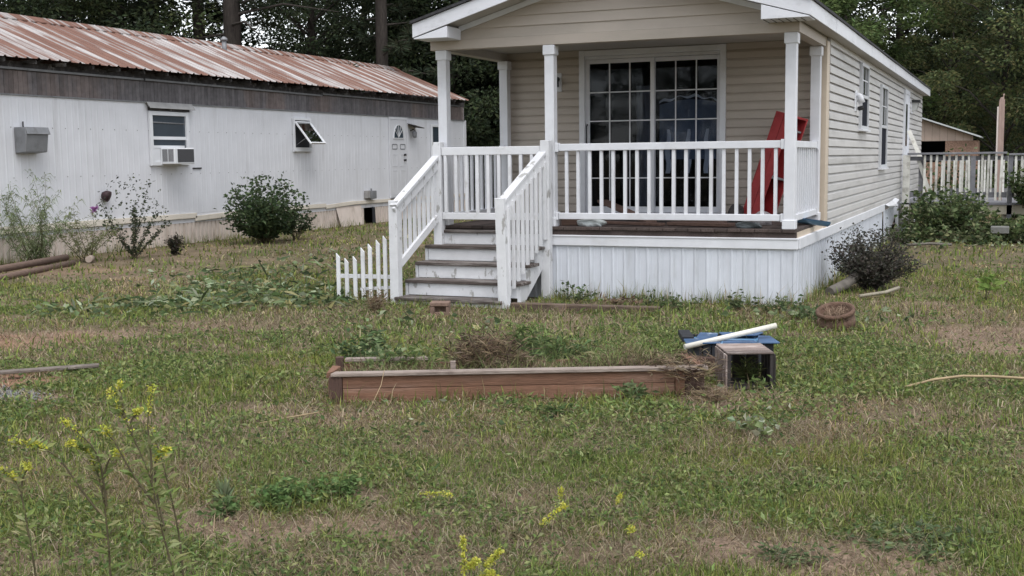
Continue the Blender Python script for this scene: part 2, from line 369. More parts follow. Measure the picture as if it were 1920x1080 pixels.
curtain(-2.45, -2.2, 2.5, .95, YB + .3, mat('pale_curtain', (.22, .22, .23), .1, 6, .9), 'curtain', .03, 16)
# porch wall lamp beside the door
lp = MB().box(-3.46, -3.36, YB - .035, YB - .012, 2.44, 2.68).build('wall_lamp', VINYL, home, .006)
MB().tube([(-3.41, YB - .04, 2.60), (-3.41, YB - .11, 2.60), (-3.41, YB - .12, 2.50)], [.03, .035, .045], 10).build('lamp_shade', BLACK, lp)
# side wall
swall = MB().box(-.14, -.018, YB + .13, 17.7, .6, 2.965).build('side_wall', BEIGE_S, home)
mS = lap(17.7 - 2.1, .11, .038).mesh('siding_board', BEIGE_S)
zz = .70
while zz < 2.93: link('siding_board', mS, swall, (-.018, 2.1, zz), (0, 0, R(90))); zz += .11
MB().box(-.075, .012, YB - .06, 2.10, .70, 2.93).build('corner_board', CORNER, home, .006)
MB().box(-.14, .006, 17.7, 17.76, .70, 2.93).build('corner_board', BEIGE_S, home)
MB().box(-4.2, -.02, 17.58, 17.7, .6, 2.965).box(-4.20, -4.08, YB + .13, 17.58, .6, 2.965).build('rear_wall', BEIGE, home)
def side_window(y0, y1, z0, z1, split=.5, rows=True):
    f = MB(); o = .058; t = .048
    f.box(.004, o, y0, y0 + t, z0, z1).box(.004, o, y1 - t, y1, z0, z1).box(.004, o - .001, y0 + t, y1 - t, z1 - t, z1).box(.004, o - .001, y0 + t, y1 - t, z0, z0 + t)
    zm = z0 + (z1 - z0) * split; f.box(.004, o - .008, y0 + t, y1 - t, zm - .025, zm + .025)
    wn = f.build('window', mat('grey_window_frame', (.52, .53, .55), .06, 5, .5), home, .003)
    MB().box(.022, .034, y0 + t, y1 - t, zm + .025, z1 - t).build('pane', GLASSB, wn)
    MB().box(.022, .034, y0 + t, y1 - t, z0 + t, zm - .025).build('screen', SCREEN, wn)
    MB().box(.004, .085, y0 - .02, y1 + .02, z0 - .03, z0 - .001).build('sill', VINYL, wn)
    if rows:
        for k in (1, 2): MB().cbox((.0365, y0 + (y1 - y0) * k / 3, (zm + z1) / 2), .004, .014, z1 - zm - .09).build('muntin', VINYL, wn)
        MB().cbox((.0366, (y0 + y1) / 2, (zm + z1) / 2), .004, y1 - y0 - .11, .014).build('muntin', VINYL, wn)
    return wn
GLASSB = mat('reflective_window_glass', (.05, .055, .055), .3, 3, .12, spec=.35)
side_window(5.03, 5.95, 1.95, 2.89)
side_window(7.85, 8.88, 1.36, 2.73)
# side door with trim
sdor = MB().box(.004, .055, 12.45, 12.53, .78, 2.88).box(.004, .05, 13.50, 13.58, .78, 2.88).box(.004, .049, 12.53, 13.50, 2.80, 2.879).build('side_door_frame', VINYL, home)
MB().box(.004, .03, 12.53, 13.50, .80, 2.80).build('side_door', VINYL, home)
MB().box(.031, .034, 12.75, 13.28, 1.75, 2.6).build('door_glass', GLASSB, home)
sl = MB().box(.004, .03, 4.53, 4.72, 2.18, 2.48).build('wall_lamp', VINYL, home, .006)
MB().tube([(.03, 4.63, 2.42), (.07, 4.63, 2.40), (.10, 4.64, 2.30)], [.035, .04, .05], 10).build('lamp_shade', VINYL, sl)
MB().tube([(.05, 4.66, 2.22), (.12, 4.68, 2.24)], .03, 8).build('bulb_socket', BLACK, sl)
sl2 = MB().box(.004, .03, 14.35, 14.65, 2.45, 2.72).build('wall_lamp', VINYL, home)
MB().prism([(.03, 2.50), (.03, 2.70), (.16, 2.68), (.12, 2.52)], 14.38, 14.62, 'y').build('lamp_glass', mat('lamp_glass_panel', (.5, .5, .48), .05, 4, .2), sl2)
MB().box(.03, .19, 14.34, 14.66, 2.685, 2.74).build('lamp_hood', BLACK, sl2)
# porch ceiling, beams
MB().box(-4.16, -.02, .12, YB, 2.955, 2.985).build('porch_ceiling', SOFFIT, home)
MB().box(-4.27, 0.0, -.03, .10, 2.852, 2.962).build('porch_beam', BEIGE, home, .004)
MB().box(-4.26, -4.13, .10, YB + .05, 2.856, 2.954).build('side_beam', SOFFIT, home); MB().box(-.13, -.005, .10, YB - .07, 2.856, 2.954).build('side_beam', BEIGE, home)
# gable with lap boards
RX0, RX1, SL = -4.31, .168, .29; RC = (RX0 + RX1) / 2
def roofz(xx): return 2.972 + SL * (RX1 - RC - abs(xx - RC))
gbl = MB().prism([(-4.27, 2.963), (-.02, 2.963), (-.02, roofz(-.02)), (RC, roofz(RC)), (-4.27, roofz(-4.27))], .0, .10, 'y').build('gable', BEIGE, home)
gh = .117; zz = 2.963
while zz < roofz(RC) - .02:
    zt = min(zz + gh, roofz(RC)); d0 = RX1 - RC - max(0, (zz - 2.972) / SL); d1 = RX1 - RC - max(0, (zt - 2.972) / SL)
    a0, a1 = max(-4.265, RC - d0 + .02), min(-.005, RC + d0 - .02); b0, b1 = max(-4.265, RC - d1 + .02), min(-.005, RC + d1 - .02)
    if b1 - b0 > .1:
        MB().add([(a0, -.026, zz), (a1, -.026, zz), (b1, -.010, zt), (b0, -.010, zt), (a0, -.001, zz), (a1, -.001, zz), (b1, -.001, zt), (b0, -.001, zt)],
                 [(0, 1, 2, 3), (4, 7, 6, 5), (0, 4, 5, 1), (3, 2, 6, 7), (0, 3, 7, 4), (1, 5, 6, 2)]).build('siding_board', BEIGE, gbl)
    zz += gh
YF, YR = -.40, 17.95
def rake(sgn):
    xe = RX0 if sgn < 0 else RX1
    z0 = roofz(xe); zr = roofz(RC)
    return [(xe, z0), (RC, zr), (RC, zr + .155), (xe, z0 + .155)]
for sgn in (-1, 1):
    MB().prism(rake(sgn), YF, YF + .022, 'y').build('rake_fascia', FASC, home, .003)
    xe = RX0 if sgn < 0 else RX1; q = rake(sgn)
    MB().prism([(xe, q[0][1] + .02), (RC, q[1][1] + .02), (RC, q[1][1] + .034), (xe, q[0][1] + .034)], YF + .023, -.001, 'y').build('rake_soffit', SOFFIT, home)
    # roof plane with a small drip lip
    ov = .02 * sgn
    MB().prism([(xe + ov, q[3][1] + .004 - .005), (RC, q[2][1] + .004), (RC, q[2][1] + .034), (xe + ov, q[3][1] + .030)], YF - .025, YR, 'y').build('roof', SHING, home)
    # frieze strip under the soffit along the gable
    MB().prism([(RC + sgn * (abs(xe - RC) - .42), roofz(RC + sgn * (abs(xe - RC) - .42)) - .045), (RC, zr_ := roofz(RC) - .045), (RC, zr_ + .06), (RC + sgn * (abs(xe - RC) - .42), roofz(RC + sgn * (abs(xe - RC) - .42)) + .015)], -.045, -.0265, 'y').build('frieze', VINYL, home)
ef = MB()
for i in range(10):
    ya, yb = YF + .023 + i * (YR - YF) / 10, YF + .02 + (i + 1) * (YR - YF) / 10
    MB().box(RX1 - .012, RX1 + (.004 if i % 2 else .001), ya, yb, 2.972, 3.127).build('eave_fascia', FASC, home)
MB().box(RX0, RX0 + .012, YF + .023, YR, 2.972, 3.127).build('eave_fascia', FASC, home)
MB().box(-.004, RX1 - .013, -.002, YR - .05, 2.976, 2.99).build('eave_soffit', SOFFIT, home)
# boxed eave returns
MB().prism([(RX0 + .012, 2.955), (-3.87, 2.955), (-3.87, 3.085), (RX0 + .012, 2.966)], YF + .004, -.03, 'y').build('eave_return', FASC, home, .004)
MB().prism([(RX1 - .014, 2.957), (RX1 - .014, 2.969), (-.33, 3.108), (-.33, 2.957)], YF + .004, -.03, 'y').build('eave_return', FASC, home, .004)
for i in range(6): MB().box(-.31 + i * .075, -.305 + i * .075, YF + .02, -.04, 2.951, 2.956).build('soffit_seam', BLACK, home)
# posts
def post(xc, yc, z0, z1, s_=.112, base=True):
    p = MB().cbox((xc, yc, (z0 + z1) / 2), s_, s_, z1 - z0).build('porch_post', VINYL, home, .004)
    MB().cbox((xc, yc, z1 - .055), s_ + .03, s_ + .03, .11).build('post_cap', VINYL, p, .006)
    if base: MB().cbox((xc, yc, z0 + .05), s_ + .026, s_ + .026, .10).build('post_base', VINYL, p, .006)
    return p
DZ = .805
post(-4.135, .04, DZ, 2.85); post(-2.785, .04, DZ, 2.85); post(-.088, .04, DZ, 2.85)
post(-4.12, 1.82, DZ, 2.853); post(-.10, 1.78, DZ, 2.853)
# deck
for i in range(29):
    x0 = -4.205 + i * .1448
    MB().box(x0, x0 + .139, -.045 + random.uniform(-.008, .012), YB - .03, DZ - .034 + random.uniform(-.002, .002), DZ).build('deck_board', DECK, home, .003)
MB().box(-4.20, -.005, -.02, .02, .712, .770).build('rim_joist', DECK, home); MB().box(-.04, -.002, .021, YB - .03, .712, .769).build('rim_joist', CORNER, home)
# skirting
MB().box(-4.22, .012, -.036, .012, .592, .712).build('skirt_trim', VINYL, home, .006)
MB().box(-4.22, .017, -.044, .015, .695, .7125).build('skirt_trim_lip', VINYL, home, .003)
PW = .1345
spm = MB().prism([(0, -.0), (0, -.010), (.012, -.016), (.022, -.016), (.030, -.008), (.062, -.008), (.066, -.012), (.070, -.008), (PW - .004, -.008), (PW, -.004), (PW, 0)], -.03, .593, 'z').mesh('skirt_panel', SKIRT)
for i in range(31):
    link('skirt_panel', spm, home, (-.034 - (i + 1) * PW, 0, 0))
MB().box(-.033, .0, -.016, .03, -.03, .592).build('skirt_corner', SKIRT, home)
nn = int((8.95 - .03) / .2)
sg = MB()
for i in range(nn):
    ya = .031 + i * .2
    sg.prism([(0, ya), (.008, ya), (.012, ya + .008), (.012, ya + .02), (.004, ya + .03), (.004, ya + .2), (0, ya + .2)], -.03, .593, 'z')
sg.build('side_skirting', SKIRT, home)
for a, b in ((.016, 3.4), (3.41, 6.6), (6.61, 8.0), (8.03, 9.0)):
    MB().box(-.02, .03, a, b, .594, .712).build('skirt_trim', VINYL, home, .005)
# loose leaning skirt panels and crumpled flashing at the far end
for i in range(4):
    ta, tb = i / 4, (i + 1) / 4 - .012
    q = [(.004, 9.02 + 3.0 * ta, .60), (.004, 9.02 + 3.0 * tb, .60), (.03, 8.99 + .35 * tb, -.03), (.03, 8.99 + .35 * ta, -.03)]
    MB().add(q + [(x_ - .008, y_, z_) for x_, y_, z_ in q], [(0, 1, 2, 3), (7, 6, 5, 4), (0, 4, 5, 1), (2, 6, 7, 3), (1, 5, 6, 2), (0, 3, 7, 4)]).build('loose_skirt_panel', SKIRT, home)
MB().sheet([[(.02, 9.1, .70), (.06, 9.9, .74), (.03, 10.9, .76)], [(.07, 9.2, .67), (.13, 10.0, .68), (.10, 11.0, .72)], [(.06, 9.4, .62), (.15, 10.1, .64), (.07, 10.9, .66)]]).build('torn_flashing', VINYL, home, fix=False)
MB().box(-.02, .0, 11.6, 17.7, -.03, .6).build('rear_skirting', SKIRT, home)
# railings
RAILB = .036
def rail_x(name, x0, x1, yc, zt0, zt1, zb0, zb1, xs, m, wr=.07, bs=RAILB):
    rt_ = MB().box(x0, x1, yc - wr / 2, yc + wr / 2, zt0, zt1).build('top_rail', m, name, .005)
    MB().box(x0, x1, yc - wr / 2 + .004, yc + wr / 2 - .004, zb0, zb1).build('bottom_rail', m, name, .005)
    bmh = MB().box(-bs / 2, bs / 2, -bs / 2, bs / 2, zb1, zt0).mesh('baluster', m, .002)
    for x in xs: link('baluster', bmh, name, (x, yc, 0), (0, 0, random.uniform(-.03, .03)))
fr_ = tag(link('porch_railing', MB().box(-2.728, -2.690, .0, .085, 1.65, 1.755).box(-.185, -.145, .0, .085, 1.65, 1.755).box(-2.728, -2.695, .002, .083, .88, .97).box(-.18, -.145, .002, .083, .88, .97).mesh('porch_railing', VINYL, .004), home), 'white front porch railing between the porch posts')
rail_x(fr_, -2.689, -.186, .043, 1.662, 1.742, .888, .960, [-2.60 + i * (2.36 / 17) for i in range(18)], VINYL)
def rail_y(x, y0, y1, n):
    r_ = link('porch_railing', MB().box(x - .04, x + .04, y1 - .035, y1, 1.645, 1.755).box(x - .04, x + .04, y1 - .035, y1, .87, .96).mesh('porch_railing', VINYL, .004), home)
    MB().box(x - .03, x + .03, y0, y1 - .036, 1.665, 1.738).build('top_rail', VINYL, r_, .004); MB().box(x - .028, x + .028, y0, y1 - .036, .878, .948).build('bottom_rail', VINYL, r_, .004)
    me = MB().box(-.017, .017, -.017, .017, .948, 1.665).mesh('baluster', VINYL)
    for i in range(n): link('baluster', me, r_, (x, y0 + (i + .7) * (y1 - y0) / (n + .4), 0))
rail_y(-.088, .10, 1.72, 11); rail_y(-4.135, .10, 1.76, 11)

# ------------------------------------------------------------------ front stairs
st = thing('porch_stairs', (-3.5, -.55, 0), 'white wooden porch steps with worn dark treads and handrails', 'stairs')
def S(o): o.location = tuple(-c for c in st.location); return o    # parts below are drawn in world coordinates
TZ = [.757, .588, .415, .235, .062]; TY = [-.10, -.345, -.60, -.85, -1.11]
for i, (tz, ty) in enumerate(zip(TZ, TY)):
    xr = -2.80 if 0 < i < 4 else (-2.92 if i == 0 else -2.93)
    S(MB().box(-4.235, xr, ty, ty + (.14 if i == 0 else .135), tz - .036, tz).build('tread', TREAD, st, .005))
    S(MB().box(-4.233, xr + .002, ty + (.143 if i == 0 else .139), ty + .275, tz - .036, tz - .002).build('tread', TREAD, st, .005))
    zb = TZ[i + 1] if i < 4 else -.02
    S(MB().box(-4.20, -2.86, ty + .028, ty + .05, zb + .001, tz - .037).build('riser', PAINT, st, .002))
for xs in (-4.225, -2.845):
    poly = [(.0, .72)]
    for i in range(5):
        poly += [(TY[i] + .03, TZ[i] - .038), (TY[i] + .03, (TZ[i + 1] - .038) if i < 4 else -.03)]
    poly += [(-.75, -.03), (.0, .42)]
    S(MB().prism(poly, xs - .018, xs + .018, 'x').build('stringer', PAINT, st))
def newel(x, y, z0, z1, dx=0, dy=0, s_=.105):
    b = MB(); h = s_ / 2
    b.add([(x + sx * h + dx * t, y + sy * h + dy * t, z0 + (z1 - z0) * t) for t in (0, 1) for sx, sy in ((-1, -1), (1, -1), (1, 1), (-1, 1))],
          [(3, 2, 1, 0), (4, 5, 6, 7), (0, 1, 5, 4), (1, 2, 6, 5), (2, 3, 7, 6), (3, 0, 4, 7)])
    return S(b.build('newel_post', PAINT, st, .004))
newel(-4.262, -1.0, -.03, 1.135); newel(-2.925, -1.03, -.03, 1.165, -.03, 0.0)
newel(-4.155, -.105, .45, 1.785); newel(-2.795, -.105, -.03, 1.785)
# left flight rail: cap, side board, lower rail and balusters
S(MB().bar((-4.245, -1.06, 1.075), (-4.165, -.10, 1.635), .095, .038).build('handrail', PAINT, st, .004))
S(MB().bar((-4.235, -1.05, 1.0), (-4.158, -.155, 1.53), .036, .12).build('rail_board', PAINT, st, .003))
S(MB().bar((-4.235, -.95, .42), (-4.158, -.155, .90), .038, .085).build('lower_rail', PAINT, st, .003))
for i in range(8):
    t = (i + .6) / 8.2; yy = -.95 + t * .79; xx = -4.25 + t * .09 - .012
    S(MB().box(xx - .016, xx + .016, yy - .018, yy + .018, .42 + t * .48 + .0, 1.04 + t * .50).build('baluster', PAINT2, st))
S(MB().bar((-2.955, -1.07, 1.10), (-2.82, -.12, 1.655), .10, .038).build('handrail', PAINT, st, .004))
S(MB().bar((-2.93, -1.06, 1.03), (-2.80, -.16, 1.56), .036, .09).build('rail_board', PAINT, st, .003))
for i in range(9):
    t = (i + .4) / 9; yy = -1.02 + t * .9; xx = -2.895 + t * .12
    zb = np.interp(yy, TY[::-1], TZ[::-1]) + .015 - .05
    S(MB().box(xx - .016, xx + .016, yy - .018, yy + .018, zb, 1.05 + t * .52).build('baluster', PAINT2, st))
# railing section closing the top of the steps
gt = thing('stair_gate', (-3.47, -.1, .88), 'white wooden baluster gate closing off the top of the porch steps', 'gate')
def T(root, o): o.location = tuple(-c for c in root.location); return o
g0 = len(gt.children)
rail_x(gt, -4.10, -2.855, -.112, 1.628, 1.722, .880, .960, [-4.055 + i * .1365 for i in range(9)], PAINT2, .045, .038)
for c in gt.children: c.location = Vector(c.location) - Vector(gt.location)

# ------------------------------------------------------------------ short picket fence left of the steps
pk = thing('picket_fence', (-4.75, -.95, 0), 'short scrap of white picket fence beside the left stair post', 'fence')
for i, (px, h) in enumerate(((-5.02, .53), (-4.91, .475), (-4.80, .50), (-4.695, .60), (-4.60, .645), (-4.495, .69), (-4.405, .74))):
    ww = .023
    b = MB().prism([(px - ww - .75 * 0, -.02), (px + ww, -.02), (px + ww, h - .05), (px - ww, h)], -.995, -.975, 'y')
    T(pk, b.build('picket', PAINT2, pk, .002))
T(pk, MB().bar((-5.06, -.962, .265), (-4.33, -.962, .272), .024, .045).build('fence_rail', PAINT, pk, .002))
T(pk, MB().bar((-4.75, -.955, .12), (-4.33, -.955, .155), .02, .035).build('fence_rail', PAINT, pk, .002))
# ------------------------------------------------------------------ white single-wide trailer on the left
TW = mat('trailer_white_metal', (.71, .715, .745), .05, 2, .45, dirt=(.40, .395, .38), dirt_amt=.45, dirt_scale=1.4, dirt_lo=.52, dirt_hi=.78, dstretch=(1, 2.5, .25))
TSK = mat('trailer_skirt_metal', (.66, .575, .515), .08, 3, .6, dirt=(.36, .29, .23), dirt_amt=.6, dirt_scale=2.0, dirt_lo=.48, dirt_hi=.7, dstretch=(1, 1.5, .7))
CREAM = mat('cream_trim_metal', (.73, .67, .58), .05, 3, .5, dirt=(.45, .40, .33), dirt_amt=.4, dirt_scale=2)
BAND = mat('weathered_band_boards', (.140, .131, .137), .22, 8, .8, rnd=.2, dirt=(.19, .15, .137), dirt_amt=.7, dirt_scale=.55, dirt_lo=.47, dirt_hi=.58, dstretch=(1, 1, .3), world=True)
GREYM = mat('grey_galvanised', (.23, .235, .245), .15, 6, .5, metal=.2, dirt=(.12, .115, .115), dirt_amt=.6, dirt_scale=4)
EAVE = mat('dark_eave_wood', (.06, .056, .055), .5, 10, .9, dirt=(.20, .19, .18), dirt_amt=.6, dirt_scale=5, dirt_lo=.55, dirt_hi=.68)  # near-black wood with paler patches
def rustmat():
    M = bpy.data.materials.new('rusted_roof_sheet'); M.use_nodes = True; t = M.node_tree; N = t.nodes; L = t.links; b = N['Principled BSDF']
    b.inputs['Roughness'].default_value = .55; b.inputs['Specular IOR Level'].default_value = .4
    g = N.new('ShaderNodeNewGeometry')
    def nz(st, sc, det=4):
        mp = N.new('ShaderNodeMapping'); mp.inputs['Scale'].default_value = st; L.new(g.outputs['Position'], mp.inputs['Vector'])
        n = N.new('ShaderNodeTexNoise'); n.inputs['Scale'].default_value = sc; n.inputs['Detail'].default_value = det; n.inputs['Roughness'].default_value = .7; L.new(mp.outputs[0], n.inputs['Vector']); return n.outputs[0]
    def rmp(v, lo, hi):
        r = N.new('ShaderNodeMapRange'); r.inputs['From Min'].default_value = lo; r.inputs['From Max'].default_value = hi; r.interpolation_type = 'SMOOTHSTEP'; L.new(v, r.inputs['Value']); return r.outputs[0]
    def mix(f, a, c):
        m_ = N.new('ShaderNodeMix'); m_.data_type = 'RGBA'; L.new(f, m_.inputs[0])
        for s_, q in ((6, a), (7, c)):
            if isinstance(q, tuple): m_.inputs[s_].default_value = (*q, 1)
            else: L.new(q, m_.inputs[s_])
        return m_.outputs[2]
    stripes = nz((.05, 1, .05), 4.2, 2); fine = nz((.12, 1, .12), 9, 3); blot = nz((1, 1, 1), 2.0, 6)
    galv = mix(rmp(fine, .35, .65), (.42, .395, .385), (.265, .228, .215))
    rust = mix(rmp(fine, .3, .7), (.145, .073, .053), (.195, .098, .070))
    f = N.new('ShaderNodeMath'); f.operation = 'ADD'; L.new(stripes, f.inputs[0])
    b2 = N.new('ShaderNodeMath'); b2.operation = 'MULTIPLY_ADD'; L.new(blot, b2.inputs[0]); b2.inputs[1].default_value = .14; b2.inputs[2].default_value = -.065; L.new(b2.outputs[0], f.inputs[1])
    L.new(mix(rmp(f.outputs[0], .45, .53), galv, rust), b.inputs['Base Color'])
    return M
RUST = rustmat()
TX = -12.87; TY0, TY1 = -.6, 19.05
tr = thing('trailer_home', (TX, 9.2, 0), 'old white metal trailer home with rust-striped metal roof', 'trailer')
def K(o): o.location = tuple(-c for c in tr.location); return o
# ribbed siding
g0, g1 = [], []; yy = TY0; k = 0
prof = []
while yy < TY1:
    prof += [(0, yy), (0, yy + .105), (.003, yy + .118), (.003, yy + .138)]; yy += .15
K(MB().sheet([[(TX + o, y_, zq) for o, y_ in prof] for zq in (.585, 2.72)]).build('ribbed_siding', TW, tr, fix=False))
K(MB().box(TX - .12, TX - .003, TY0, TY1, .4, 3.2).box(TX - 4.2, TX - 4.08, TY0, TY1, .4, 3.2).box(TX - 4.08, TX - .12, TY0, TY0 + .1, .4, 3.2).box(TX - 4.08, TX - .12, TY1 - .1, TY1, .4, 3.2).build('wall_core', TW, tr))
K(MB().box(TX - .003, TX + .014, TY1 - .05, TY1 + .01, .585, 2.72).build('corner_trim', TW, tr))
bm_ = MB().box(-.0, .016, .002, .098, 2.715, 3.10).mesh('band_board', BAND, .003)
for i in range(int((TY1 - TY0) / .1)): K(link('band_board', bm_, tr)).location = Vector((0 + random.uniform(0, .003), TY0 + i * .1 - 9.2, 0))
K(MB().box(TX + .0165, TX + .028, TY0, TY1, 2.700, 2.722).build('band_drip', GREYM, tr))
scr = MB()
for zr in (2.185, 1.365):
    yy = TY0 + .1
    while yy < TY1: scr.cbox((TX + .006, yy + random.uniform(-.01, .01), zr), .006, .012, .014); yy += .3
K(scr.build('siding_screws', mat('dull_screw', (.20, .19, .18), .1, 8, .9, spec=.1), tr)); 
# eave: gutter strip, rafter tails, roof sheets
for a, b, dz in ((TY0, 5.05, 0), (5.10, 11.2, -.012), (11.22, 18.6, .0)):
    K(MB().bar((TX + .05, a, 3.135 + dz), (TX + .05, b, 3.12 + dz * 2), .05, .035).build('gutter_strip', GREYM, tr))
K(MB().box(TX - .0, TX + .02, TY0, TY1, 3.101, 3.25).build('eave_board', EAVE, tr))
for i in range(30):
    y_ = TY0 + .2 + i * .65
    K(MB().box(TX + .021, TX + .30, y_, y_ + .04, 3.20, 3.262).build('rafter_tail', EAVE, tr))
XE, ZE, XR, ZR = TX + .37, 3.272, -14.97, 4.285
shm = MB(); prs = []
for j in range(4): prs += [(j * .23, 0), (j * .23 + .155, 0), (j * .23 + .175, .022), (j * .23 + .205, .022), (j * .23 + .225, 0)]
prs.append((.925, 0))
def sheet_mesh(sgn):
    Ls = math.hypot(XE - XR, ZE - ZR); a = math.atan2(ZR - ZE, XE - XR)
    b = MB(); b.sheet([[(t * sgn * (XE - XR), y_, -t * (ZR - ZE) + h) for y_, h in prs] for t in (.0, .34, .67, 1.0)])
    return b.mesh('roof_sheet', RUST, fix=False)
for sgn in (1, -1):
    sm_ = sheet_mesh(sgn)
    for i in range(21):
        o = link('roof_sheet', sm_, tr, (XR - TX, -.75 + i * .925 - 9.2, ZR + random.uniform(0, .006)), (0, R(random.uniform(-.15, .15)), 0))
K(MB().prism([(XR - .22, ZR - .075), (XR, ZR + .035), (XR + .22, ZR - .075), (XR + .22, ZR - .055), (XR, ZR + .058), (XR - .22, ZR - .055)], -.76, 18.72, 'y').build('ridge_cap', RUST, tr))
K(MB().prism([(TX - 4.2, 3.19), (TX, 3.19), (XR, 4.2)], TY1 - .16, TY1 - .1, 'y').build('gable_end', BAND, tr))
vp = K(MB().tube([(-14.55, 9.9, 3.95), (-14.55, 9.9, 4.36)], .055, 10).build('vent_pipe', GREYM, tr)); 
cp = MB().tube([(-14.55, 9.9, 4.33), (-14.55, 9.9, 4.38), (-14.55, 9.9, 4.42)], [.085, .08, .02], 10).build('vent_cap', GREYM, vp)
# trim and skirt
for a, b, za, zb, hh in ((TY0, 4.2, .52, .535, .115), (4.21, 6.5, .535, .535, .10), (6.45, 8.9, .475, .545, .10), (8.9, 11.3, .53, .535, .09), (11.3, 12.6, .50, .55, .09), (12.6, 14.4, .545, .54, .08), (14.4, 19.0, .54, .53, .09)):
    K(MB().bar((TX + .02, a, za), (TX + .02, b, zb), .03, hh).build('skirt_trim', CREAM, tr, .004))
prof = []; yy = TY0
while yy < TY1:
    prof += [(0, yy), (0, yy + .07), (-.022, yy + .08), (-.022, yy + .115)]; yy += .125
def skirt(a, b): return K(MB().sheet([[(TX - .005 + o, y_, zq) for o, y_ in prof if a <= y_ <= b] for zq in (-.04, .5)]).build('ribbed_skirt', TSK, tr, fix=False))
skirt(TY0, 13.14); skirt(13.56, 19.1)
K(MB().add([(TX + .01, 11.75, .47), (TX + .01, 12.95, .48), (TX + .10, 12.9, -.03), (TX + .10, 11.85, -.03)], [(0, 1, 2, 3)]).build('loose_skirt_sheet', TSK, tr, fix=False))
K(MB().box(TX - .5, TX - .4, 12.6, 14.2, -.03, .5).build('crawlspace', BLACK, tr))
K(MB().prism([(13.50, -.03), (13.64, -.03), (13.60, .40), (13.48, .41)], TX + .01, TX + .03, 'x').build('access_flap', DARK, tr))
# window with fan and sashes
WF = mat('white_window_frame', (.74, .75, .77), .03, 4, .4); REFL = mat('trailer_window_glass', (.05, .065, .08), .1, 2, .08, spec=.8)
def twindow(y0, y1, z0, z1, t=.06):
    f = MB().box(TX + .008, TX + .06, y0, y0 + t, z0, z1).box(TX + .008, TX + .06, y1 - t, y1, z0, z1).box(TX + .008, TX + .059, y0 + t, y1 - t, z1 - t, z1).box(TX + .008, TX + .059, y0 + t, y1 - t, z0, z0 + t)
    return K(f.build('window', WF, tr, .004))
wa = twindow(5.2, 6.33, 1.53, 2.55, .075)
MB().box(TX + .01, TX + .04, 5.275, 6.255, 2.02, 2.08).build('meeting_rail', WF, wa)
MB().box(TX + .01, TX + .035, 5.275, 6.20, 1.86, 1.91).build('sash_rail', WF, wa)
MB().box(TX + .009, TX + .018, 5.275, 6.255, 1.605, 2.475).build('pane', REFL, wa)
MB().tube([(TX + .022, 5.29, 2.345), (TX + .022, 6.23, 2.33)], .012, 6).build('curtain_rod', GREYM, wa)
MB().box(TX + .012, TX + .026, 5.275, 5.62, 1.605, 1.86).build('filler_panel', WF, wa)
ah = K(MB().prism([(TX + .03, 2.71), (TX + .12, 2.60), (TX + .13, 2.605), (TX + .04, 2.72)], 5.14, 6.46, 'y').build('window_hood', mat('pale_grey_hood', (.34, .335, .33), .15, 6, .6), tr)); 
MB().box(TX + .017, TX + .06, 5.2, 6.36, 2.56, 2.63).build('hood_bracket', EAVE, ah)
# awning sash window tilted open
wb = twindow(10.0, 10.72, 1.84, 2.55, .05)
MB().box(TX + .009, TX + .016, 10.05, 10.67, 1.89, 2.5).build('pane', DARK, wb)
MB().box(TX + .02, TX + .075, 9.99, 10.73, 1.80, 1.838).build('sill', WF, wb)
sash = MB(); P0 = Vector((TX + .05, 0, 2.47)); P1 = Vector((TX + .46, 0, 1.97)); dd = P1 - P0
def sp(t, y_, o=0): return (P0 + dd * t + Vector((dd.z, 0, -dd.x)).normalized() * -o) + Vector((0, y_, 0))
sash.bar(sp(0, 10.06), sp(1, 10.06), .05, .025, (dd.z, 0, -dd.x)).bar(sp(0, 10.66), sp(1, 10.66), .05, .025, (dd.z, 0, -dd.x)).bar(sp(.03, 10.08), sp(.03, 10.64), .05, .024, dd).bar(sp(.97, 10.08), sp(.97, 10.64), .05, .024, dd)
so = K(sash.build('open_sash', WF, tr, fix=True))
MB().add([sp(.05, 10.08), sp(.05, 10.64), sp(.95, 10.64), sp(.95, 10.08)], [(0, 1, 2, 3)]).build('pane', glassmat('sash_glass', (.25, .27, .28), 14.0), so, fix=False)
MB().tube([(TX + .05, 10.1, 1.95), sp(.7, 10.1)], .008, 5).build('stay_arm', GREYM, so)
# door with fan light
DW = mat('door_white', (.66, .665, .69), .03, 4, .4)
K(MB().box(TX + .008, TX + .03, 14.44, 14.50, .60, 2.70).box(TX + .008, TX + .03, 15.41, 15.47, .60, 2.70).box(TX + .008, TX + .029, 14.50, 15.41, 2.64, 2.70).build('door_frame', TW, tr))
for a_, b_ in ((14.50, 14.512), (15.398, 15.41)): K(MB().box(TX + .008, TX + .012, a_, b_, .61, 2.64).build('door_gap', BLACK, tr))
K(MB().box(TX + .0, TX + .06, 14.42, 15.49, .575, .60).build('door_sill', GREYM, tr))
td = K(MB().box(TX + .008, TX + .022, 14.514, 15.396, .61, 2.632).build('front_door', DW, tr))
for yc in (14.73, 15.17):
    for zc, h in ((1.95 - .02, .12), (1.0, .62), (1.58, .30)):
        f = MB(); 
        for a in (-1, 1): f.box(TX + .022, TX + .028, yc + a * .13 - .012, yc + a * .13 + .012, zc - h / 2, zc + h / 2); f.box(TX + .022, TX + .0278, yc - .118, yc + .118, zc + a * h / 2 - .012, zc + a * h / 2 + .012)
        f.build('panel_moulding', GREYM if h < .2 else DW, td)
fan = MB(); pts = [(14.95 + .27 * math.cos(a), 2.16 + .34 * math.sin(a)) for a in np.linspace(0, math.pi, 13)]
fan.prism(pts, TX + .022, TX + .027, 'x').build('fan_light', REFL, td)
arch = MB()
for p, q in zip(pts[:-1], pts[1:]): arch.bar((TX + .03, *p), (TX + .03, *q), .03, .012)
